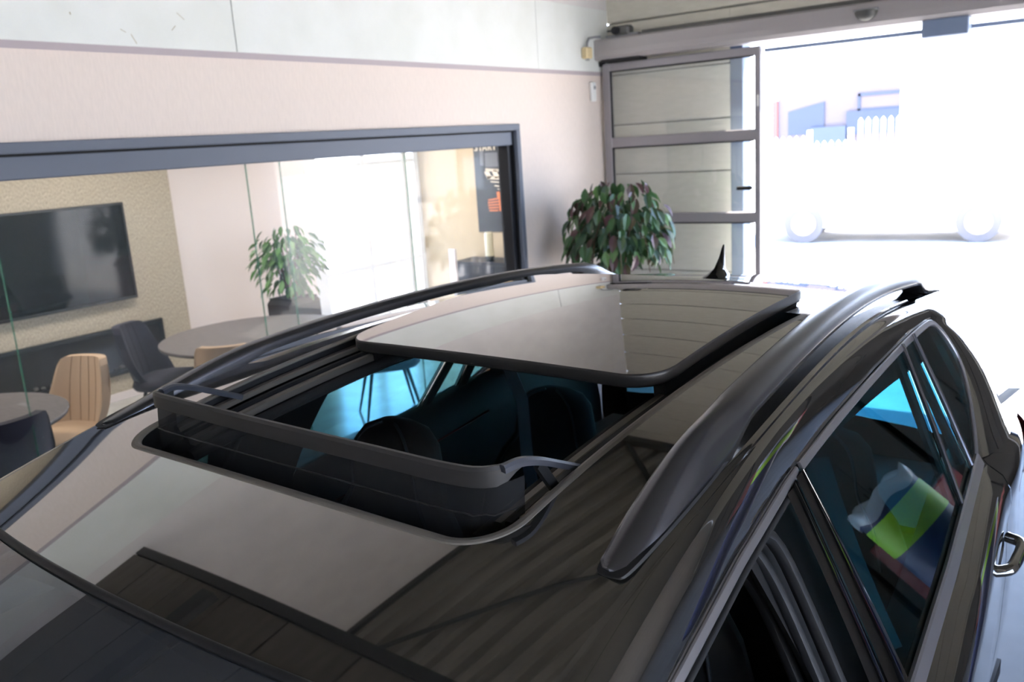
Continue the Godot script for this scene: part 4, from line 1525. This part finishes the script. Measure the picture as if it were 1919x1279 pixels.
func car_ends(t: Node3D) -> void:
	# bonnet
	var rows := []
	for k in 25:
		var a := -1.0 + 2.0 * k / 24.0
		var row := []
		for j in 17:
			var f := j / 16.0
			var half := lerpf(0.83, 0.70, f * f)
			row.append(V(a * half, 0.985 - 0.05 * a * a - 0.10 * f - 0.14 * f * f, lerpf(-0.36, -1.12, f) + 0.16 * a * a * f))
		rows.append(row)
	var b := MB.new()
	b.grid(rows, true)
	part("bonnet", b, M.paint, t)
	rows = []
	for k in 25:
		var a := -1.0 + 2.0 * k / 24.0
		var row := []
		for j in 9:
			var f := j / 8.0
			row.append(V(a * lerpf(0.70, 0.84, f), lerpf(0.742, 0.2, f) - 0.05 * a * a * (1.0 - f), -1.12 - 0.10 * sin(PI * f * 0.8) + 0.16 * a * a + 0.1 * pow(absf(a), 6.0)))
		rows.append(row)
	b = MB.new()
	b.grid(rows, true)
	part("front_bumper", b, M.paint, t)
	# tailgate with its window
	var tg := func(a: float, d: Array) -> Vector3:
		var u: float = a * d[2]
		return V(u, roof_y(minf(absf(u), 0.575), 2.86) + d[1], d[0] - 0.03 * a * a)
	var tl := [[2.86, 0.0, 0.572], [2.89, -0.025, 0.575], [2.91, -0.06, 0.58], [2.94, -0.20, 0.62], [2.97, -0.32, 0.68], [3.0, -0.43, 0.72], [3.02, -0.50, 0.74], [3.05, -0.70, 0.76], [3.05, -0.95, 0.76], [2.98, -1.2, 0.74]]
	b = MB.new()
	for q in [[-1.0, 1.0, 0, 2], [-1.0, -0.84, 2, 6], [0.84, 1.0, 2, 6], [-1.0, 1.0, 6, 9]]:
		rows = []
		for k in 17:
			var row := []
			for j in range(q[2], q[3] + 1):
				row.append(tg.call(lerpf(q[0], q[1], k / 16.0), tl[j]))
			rows.append(row)
		b.grid(rows, false)
	var gate := part("tailgate", b, M.paint, t)
	b = MB.new()
	for inner in [0.0, 0.004]:
		rows = []
		for k in 17:
			var row := []
			for j in range(2, 7):
				row.append(tg.call(lerpf(-0.85, 0.85, k / 16.0), tl[j]) + Vector3(0, 0, inner))
			rows.append(row)
		b.grid(rows, inner > 0.0)
	part("rear_window", b, M.tinted_glass, gate, "blue tinted rear window")
	for sg in [-1.0, 1.0]:
		b = MB.new()
		rows = []
		for k in 9:
			var f := k / 8.0
			var row := []
			for j in 9:
				var g := j / 8.0
				row.append(V(sg * (0.846 - 0.075 * f * f - 0.004 * g), lerpf(1.062, 0.92, g), lerpf(2.62, 2.95, f)))
			rows.append(row)
		b.grid(rows, sg < 0)
		part("tail_lamp", b, M.tail_red, t, "red tail lamp")
		for sa in [-0.62, 1.95]:
			var w := MB.new()
			var pr := []
			for i in 32:
				var an := TAU * i / 32.0
				var row := []
				for d in [[0.19, 0.69], [0.30, 0.68], [0.325, 0.70], [0.33, 0.76], [0.33, 0.82], [0.322, 0.865], [0.29, 0.878], [0.225, 0.87]]:
					row.append(V(sg * d[1], 0.33 + d[0] * sin(an), sa + d[0] * cos(an)))
				pr.append(row)
			w.grid(pr, sg > 0, true)
			var wh := part("wheel", w, M.tyre, t)
			for i in 5:
				var an := TAU * i / 5.0
				var sp := MB.new()
				sp.tube([V(sg * 0.855, 0.33, sa), V(sg * 0.865, 0.33 + 0.22 * sin(an), sa + 0.22 * cos(an))], [0.035, 0.02], 6)
				part("spoke", sp, M.rim_alloy, wh)

func seat(t: Node3D, u: float, s: float, head: bool, label: String) -> void:
	# sports seat: cushion, bolstered back with a rounded integrated head part
	var b := MB.new()
	var rows := []
	for i in 33:
		var an := TAU * i / 32.0
		var cx := signf(cos(an)) * pow(absf(cos(an)), 0.55)
		var cz := signf(sin(an)) * pow(absf(sin(an)), 0.75)
		var row := []
		for d in [[0.42, 0.235, 0.085, 0.0], [0.55, 0.255, 0.095, 0.02], [0.75, 0.26, 0.085, 0.06], [0.95, 0.245, 0.070, 0.10], [1.06, 0.200, 0.055, 0.125], [1.13, 0.150, 0.050, 0.135], [1.20, 0.138, 0.056, 0.14], [1.26, 0.125, 0.055, 0.145], [1.295, 0.095, 0.045, 0.15], [1.312, 0.05, 0.025, 0.152], [1.316, 0.0, 0.0, 0.152]]:
			var y: float = d[0]
			if not head:
				y = 0.42 + (y - 0.42) * 0.86
			row.append(V(u + cx * d[1], y, s + d[3] * 1.1 + cz * d[2]))
		rows.append(row)
	b.grid(rows, true)
	var o := part("seat", b, M.seat_fabric, t, label)
	for sg in [-1.0, 1.0]:
		var path := []
		for d in [[0.95, 0.19, 0.10, 0.07], [1.06, 0.155, 0.125, 0.056], [1.13, 0.115, 0.135, 0.05], [1.20, 0.105, 0.14, 0.056], [1.26, 0.09, 0.145, 0.056], [1.295, 0.06, 0.15, 0.046], [1.312, 0.02, 0.152, 0.028]]:
			var y: float = d[0] if head else 0.42 + (d[0] - 0.42) * 0.86
			path.append(V(u + sg * d[1], y + 0.002, s + d[2] * 1.1 + d[3] * -0.93))
		var p := MB.new()
		p.tube(smooth_line(path, 24), 0.004, 6)
		part("piping", p, M.seat_piping, o)
	var c := MB.new()
	rows = []
	for i in 25:
		var an := TAU * i / 24.0
		var cx := signf(cos(an)) * pow(absf(cos(an)), 0.6)
		var cz := signf(sin(an)) * pow(absf(sin(an)), 0.6)
		var row := []
		for d in [[0.0, 0.26], [0.22, 0.27], [0.25, 0.36], [0.24, 0.43], [0.18, 0.455], [0.0, 0.44]]:
			row.append(V(u + cx * d[0], d[1], s - 0.24 + cz * d[0] * 1.05))
		rows.append(row)
	c.grid(rows, true)
	part("cushion", c, M.seat_fabric, o)

func car_cabin(t: Node3D) -> void:
	# headlining with the opening cut out
	var b := MB.new()
	var hy := func(u: float, s: float) -> float: return roof_y(u, s) - 0.068 - 0.10 * pow(absf(u) / 0.64, 4.0)
	for d in [[-0.62, 0.62, 0.56, 0.90], [-0.62, -0.362, 0.90, 2.0], [0.362, 0.62, 0.90, 2.0], [-0.62, 0.62, 2.0, 2.80]]:
		var rows := []
		for i in 15:
			var row := []
			for j in 15:
				var u: float = lerpf(d[0], d[1], i / 14.0)
				var s: float = lerpf(d[2], d[3], j / 14.0)
				row.append(V(u, hy.call(u, s), s))
			rows.append(row)
		b.grid(rows, true)
	part("headlining", b, M.headliner, t, "dark headlining")
	part("cabin_floor", span(V(-0.78, 0.2, -0.3), V(0.78, 0.25, 2.9), 0.0), M.trim_black, t)
	part("dashboard", bx(V(0, 0.80, 0.02), Vector3(1.44, 0.32, 0.42), 0.08), M.trim_black, t)
	for sg in [-1.0, 1.0]:
		b = MB.new()
		var rows := []
		for k in 31:
			var s := lerpf(0.0, 2.9, k / 30.0)
			var q := pick(BELT, s)
			var row := []
			for d in [[-0.016, 0.020], [-0.05, 0.016], [-0.085, -0.03], [-0.09, -0.10], [-0.11, -0.20], [-0.13, -0.5], [-0.09, -0.8]]:
				row.append(V(sg * (side_u(q.y) + d[0]), q.y + d[1], s))
			rows.append(row)
		b.grid(rows, sg < 0)
		part("door_card", b, M.trim_black, t, "black inner door trim")
		var rs := []
		for k in 21:
			var s := lerpf(1.45, 2.2, k / 20.0)
			var q := pick(BELT, s)
			rs.append(V(sg * (side_u(q.y) - 0.093), q.y - 0.085, s))
		var sb := MB.new()
		sb.tube(rs, 0.003, 5)
		part("stitching", sb, M.red_stitch, t, "dark red seam on the door trim")
		# inner pillar between the doors and its belt
		b = MB.new()
		rows = []
		for k in 15:
			var f := k / 14.0
			var y := lerpf(1.375, 0.95, f)
			var flare := 0.075 * pow(1.0 - f, 3.0)
			var row := []
			for d in [[1.17 - flare * 0.4, -0.018], [1.19 - flare * 0.4, -0.042], [1.30, -0.052], [1.44 + flare, -0.042], [1.462 + flare, -0.018]]:
				row.append(V(sg * (side_u(y) + d[1]), y, d[0]))
			rows.append(row)
		b.grid(rows, sg > 0)
		part("pillar_trim", b, M.trim_black, t)
		b = MB.new()
		b.sweep([Vector2(-0.03, -0.02), Vector2(0.03, -0.02), Vector2(0.03, 0.02), Vector2(-0.03, 0.02)], [V(sg * 0.785, 1.08, 2.30), V(sg * 0.70, 1.28, 2.36), V(sg * 0.60, 1.42, 2.44)], Vector3(sg, 0.5, 0))
		part("rear_pillar_trim", b, M.trim_black, t)
	seat(t, -0.37, 1.30, true, "black front seat with a rounded head part")
	seat(t, 0.37, 1.22, true, "black front seat with a rounded head part")
	for u in [-0.42, 0.0, 0.42]:
		seat(t, u, 2.05, false, "black rear seat back")
	b = MB.new()
	b.sweep([Vector2(-0.024, -0.001), Vector2(0.024, -0.001), Vector2(0.024, 0.001), Vector2(-0.024, 0.001)], [V(-0.515, 1.30, 2.09), V(-0.455, 1.18, 2.085), V(-0.40, 1.02, 2.02), V(-0.33, 0.8, 1.98)], Vector3(0, 0, 1))
	part("seat_belt", b, M.belt, t, "grey seat belt hanging over the rear seat")
	part("parcel_cover", span(V(-0.62, 0.86, 2.38), V(0.62, 0.88, 2.88), 0.0), M.trim_black, t)
	# steering wheel
	b = MB.new()
	var ringp := []
	for k in 33:
		var an := TAU * k / 32.0
		ringp.append(V(0.37 + 0.18 * cos(an), 0.93 + 0.17 * sin(an), 0.42 + 0.06 * sin(an)))
	b.tube(ringp, 0.016, 8, false)
	part("steering_wheel", b, M.seat_leather, t)

# ---------------------------------------------------------------- things in the corner and beside the car
func corner_things() -> void:
	var iv := thing("potted_ivy", "bushy plant with green and wine-red hanging leaves in the corner by the door leaf", "plant", Vector3(-3.38, 0, -6.32))
	var pt := MB.new()
	pt.lathe([Vector2(0, 0), Vector2(0.16, 0.0), Vector2(0.17, 0.02), Vector2(0.20, 0.72), Vector2(0.21, 0.76), Vector2(0.185, 0.76), Vector2(0.18, 0.72), Vector2(0, 0.72)], Vector3.ZERO, 28)
	part("planter", pt, M.planter_brown, iv)
	for k in 12:
		var a := TAU * k / 12.0
		var st := MB.new()
		st.tube([Vector3(cos(a) * 0.05, 0.72, sin(a) * 0.05), Vector3(cos(a) * 0.14, 1.15, sin(a) * 0.14), Vector3(cos(a) * 0.26, 1.35, sin(a) * 0.26), Vector3(cos(a) * 0.40, 1.15, sin(a) * 0.40), Vector3(cos(a) * 0.45, 0.9, sin(a) * 0.45)], [0.008, 0.006, 0.005, 0.004, 0.003], 5)
		part("stem", st, M.bark, iv)
	var lv := [leaf_mesh(0.13, 0.066, 0.22), leaf_mesh(0.15, 0.072, 0.14), leaf_mesh(0.115, 0.058, 0.28)]
	var cols := ["leaf_green", "leaf_light", "leaf_deep", "leaf_wine", "leaf_green", "leaf_wine", "leaf_deep"]
	var dome := func(deep: float) -> Array:
		var c := Vector3(rng.randfn(), rng.randfn(), rng.randfn()).normalized()
		c.y = absf(c.y) * 1.0 - rng.randf() * 0.8
		c = c.normalized()
		var h := Vector3(c.x * 0.455, c.y * 0.46, c.z * 0.455) * deep
		return [c, Vector3(0, 1.15, 0) + h]
	for k in 285:
		var d: Array = dome.call(rng.randf_range(0.82, 1.02))
		var c: Vector3 = d[0]
		var o := part("leaf", lv[k % 3], M[cols[rng.randi() % cols.size()]], iv)
		var tip := Vector3(c.x * 0.55, -0.9 + 0.5 * maxf(c.y, 0.0), c.z * 0.55) + Vector3(rng.randfn(), rng.randfn(), rng.randfn()) * 0.18
		o.transform = Transform3D(leaf_basis(tip, c + Vector3(0, 0.2, 0), rng.randf_range(-0.5, 0.5)), d[1] - tip.normalized() * 0.05)
	var inner := MB.new()
	for k in 420:
		var d: Array = dome.call(rng.randf_range(0.25, 0.8))
		var c: Vector3 = d[0]
		var bs := leaf_basis(Vector3(c.x, -0.7, c.z), c + Vector3(0, 0.2, 0), rng.randf_range(-1, 1))
		var p: Vector3 = d[1]
		inner.tri(p + bs * Vector3(-0.03, 0, 0), p + bs * Vector3(0.03, 0, 0), p + bs * Vector3(0, 0.11, -0.01))
	part("inner_foliage", inner, M.leaf_deep, iv).set_meta("kind", "stuff")

	# slim waste drum on the other side of the car, mirrored in the rear window
	var bn := thing("waste_drum", "slim blue drum with a green band and clear bag on the hall floor", "drum", Vector3(0.565, 0, -3.16))
	var b := MB.new()
	b.lathe([Vector2(0, 0), Vector2(0.130, 0), Vector2(0.139, 0.03), Vector2(0.141, 1.04)], Vector3.ZERO, 32)
	part("body", b, M.bin_blue, bn)
	b = MB.new()
	b.lathe([Vector2(0.141, 1.04), Vector2(0.144, 1.043), Vector2(0.144, 1.165), Vector2(0.141, 1.168)], Vector3.ZERO, 32)
	part("band", b, M.bin_green, bn, "bright green band")
	b = MB.new()
	b.lathe([Vector2(0.141, 1.168), Vector2(0.143, 1.205), Vector2(0.134, 1.21), Vector2(0.130, 1.20)], Vector3.ZERO, 32)
	part("rim", b, M.bin_blue, bn)
	b = MB.new()
	var rows := []
	for i in 36:
		var an := TAU * i / 36.0
		var row := []
		for d in [[0.148, 1.19], [0.150, 1.215], [0.143, 1.245], [0.122, 1.235], [0.109, 1.19]]:
			var w := 1.0 + 0.025 * sin(an * 7.0 + d[1] * 30.0) + 0.015 * sin(an * 17.0)
			row.append(Vector3(cos(an) * d[0] * w, d[1] + 0.012 * sin(an * 5.0), -sin(an) * d[0] * w))
		rows.append(row)
	b.grid(rows, false, true)
	part("bag", b, M.bag_film, bn, "clear plastic bag folded over the rim")
	# storage along the panel wall beyond the door, seen in the car windows only
	var words := ["next to the door opening", "in the middle of the row", "at the end of the row"]
	for k in 3:
		var c := thing("tall_cupboard", "tall dark brown storage cupboard " + words[k], "cupboard", Vector3(1.55 + k * 1.15, 0, -7.12), 0.0, "storage cupboards")
		part("body", bx(Vector3(0, 1.15, 0), Vector3(1.1, 2.3, 0.5), 0.006), M.cupboard_brown, c)
		for sx in [-1.0, 1.0]:
			var d := part("door", bx(Vector3(sx * 0.272, 1.17, 0.256), Vector3(0.535, 2.2, 0.014), 0.003), M.cupboard_brown, c)
			part("handle", bx(Vector3(sx * 0.04, 1.1, 0.272), Vector3(0.014, 0.16, 0.02), 0.004), M.black_metal, d)
	var ch := thing("tool_chest", "red tool chest on castors in front of the storage cupboards", "tool chest", Vector3(2.1, 0, -6.0))
	part("body", bx(Vector3(0, 0.52, 0), Vector3(0.7, 0.80, 0.45), 0.012), M.chest_red, ch)
	for k in 4:
		var d := part("drawer", bx(Vector3(0, 0.24 + k * 0.185, 0.228), Vector3(0.66, 0.17, 0.012), 0.004), M.chest_red, ch)
		part("pull", bx(Vector3(0, 0.29 + k * 0.185, 0.238), Vector3(0.5, 0.018, 0.014), 0.004), M.black_metal, d)
	part("top_mat", bx(Vector3(0, 0.925, 0), Vector3(0.68, 0.012, 0.43), 0.003), M.rubber, ch)
	for sx in [-0.28, 0.28]:
		for sz in [-0.16, 0.16]:
			var w := MB.new()
			w.tube([Vector3(sx - 0.02, 0.06, sz), Vector3(sx + 0.02, 0.06, sz)], 0.06, 14)
			part("castor", w, M.rubber, ch)

# ---------------------------------------------------------------- the yard beyond the door
func parked_car(label: String, at: Vector3, turn: float) -> void:
	var t := thing("parked_car", label, "car", at, turn, "cars parked in the yard")
	var poly := PackedVector2Array([Vector2(-2.1, 0.25), Vector2(2.1, 0.25), Vector2(2.15, 0.6), Vector2(2.05, 0.85), Vector2(1.2, 0.98), Vector2(0.6, 1.42), Vector2(-1.3, 1.45), Vector2(-1.95, 1.02), Vector2(-2.12, 0.8)])
	var b := MB.new()
	b.prism(poly, Vector3(0, 0, -0.85), Vector3(1, 0, 0), Vector3(0, 1, 0), 1.7)
	part("body", b, M.car_white, t)
	for sz in [-1.0, 1.0]:
		var g := MB.new()
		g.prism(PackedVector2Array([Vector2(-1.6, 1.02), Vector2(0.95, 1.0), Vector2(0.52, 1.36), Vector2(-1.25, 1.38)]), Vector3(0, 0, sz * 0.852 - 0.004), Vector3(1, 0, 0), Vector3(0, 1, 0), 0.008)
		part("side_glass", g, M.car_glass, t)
		for sx in [-1.3, 1.3]:
			var w := MB.new()
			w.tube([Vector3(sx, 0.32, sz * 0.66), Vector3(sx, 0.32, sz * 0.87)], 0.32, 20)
			var wh := part("wheel", w, M.tyre_glare, t)
			var r := MB.new()
			r.tube([Vector3(sx, 0.32, sz * 0.865), Vector3(sx, 0.32, sz * 0.88)], 0.2, 16)
			part("hub_cap", r, M.rim_alloy, wh)

func outdoors() -> void:
	struct("ground", span(Vector3(-70, -0.4, -90), Vector3(70, -0.21, 60)), M.yard, "pale sunlit yard paving outside the door", "ground")
	struct("path", span(Vector3(-60, -0.21, -70), Vector3(60, -0.02, DW - 0.26)), M.yard, "pale paving in front of the sliding door", "paving")
	var h := thing("house", "low pinkish building with dark blue windows across the yard", "building", Vector3(-9.4, 0, -36))
	part("wall", span(Vector3(-2.35, 0, -4), Vector3(14, 3.35, 0)), M.house_pink, h)
	var gp := MB.new()
	gp.prism(PackedVector2Array([Vector2(-1.92, 1.5), Vector2(-0.5, 1.5), Vector2(-0.5, 2.72), Vector2(-1.92, 2.42)]), Vector3(0, 0, 0), Vector3(1, 0, 0), Vector3(0, 1, 0), 0.05)
	part("dark_gable", gp, M.house_blue, h)
	var wf := MB.new()
	for d in [[0.75, 2.28, 2.4, 2.36], [0.75, 2.82, 2.4, 2.92], [0.75, 2.28, 0.85, 2.92], [2.3, 2.28, 2.4, 2.92]]:
		wf.box(Vector3((d[0] + d[2]) / 2, (d[1] + d[3]) / 2, 0.03), Vector3(d[2] - d[0], d[3] - d[1], 0.08))
	part("window_frame", wf, M.house_blue, h)
	part("pane", span(Vector3(0.85, 2.36, 0.0), Vector3(2.3, 2.82, 0.03)), M.house_pink, h)
	part("lintel", span(Vector3(0.35, 1.4, 0.0), Vector3(2.4, 2.28, 0.12)), M.house_blue, h)
	part("corner_post", span(Vector3(-2.55, 0, -0.3), Vector3(-2.35, 2.9, 0.1)), M.brick_red, h, "red brick corner")
	part("porch", span(Vector3(-1.0, 0.6, 0.0), Vector3(0.35, 1.75, 0.2)), M.house_glass, h)
	# white picket fence, taller at the gate
	var f := thing("picket_fence", "white picket fence in front of the pinkish building", "fence", Vector3(0, 0, -25))
	var x := -9.4
	while x < -4.0:
		var gate := x > -6.14 and x < -5.0
		var low := x > -7.3 and x < -6.14
		var top := 2.0 if gate else (1.45 if low else 1.62)
		var b := MB.new()
		b.prism(PackedVector2Array([Vector2(0, 0.1), Vector2(0.11, 0.1), Vector2(0.11, top - 0.08), Vector2(0.055, top), Vector2(0, top - 0.08)]), Vector3(x, 0, 0), Vector3(1, 0, 0), Vector3(0, 1, 0), 0.025)
		part("slat", b, M.fence_white, f)
		x += 0.19
	for y in [0.45, 1.15]:
		part("rail", span(Vector3(-9.4, y, -0.05), Vector3(-4.0, y + 0.09, 0.0)), M.fence_white, f)
	for px in [-9.4, -7.3, -6.2, -4.95, -4.0]:
		part("post", span(Vector3(px - 0.06, -0.02, -0.15), Vector3(px + 0.06, 1.75, -0.05)), M.fence_white, f)
	parked_car("white car parked on the yard in front of the picket fence", Vector3(-3.2, -0.02, -15.8), 0.12)
	parked_car("white car parked on the yard beside the other white car", Vector3(1.6, -0.02, -16.0), 0.1)
	# neighbouring white hall on the right-hand side of the yard
	single("storage_hall", span(Vector3(-5.55, -0.02, -34), Vector3(16, 5.5, -28), 0.0), M.fence_white, "plain white hall behind the parked cars", "building")
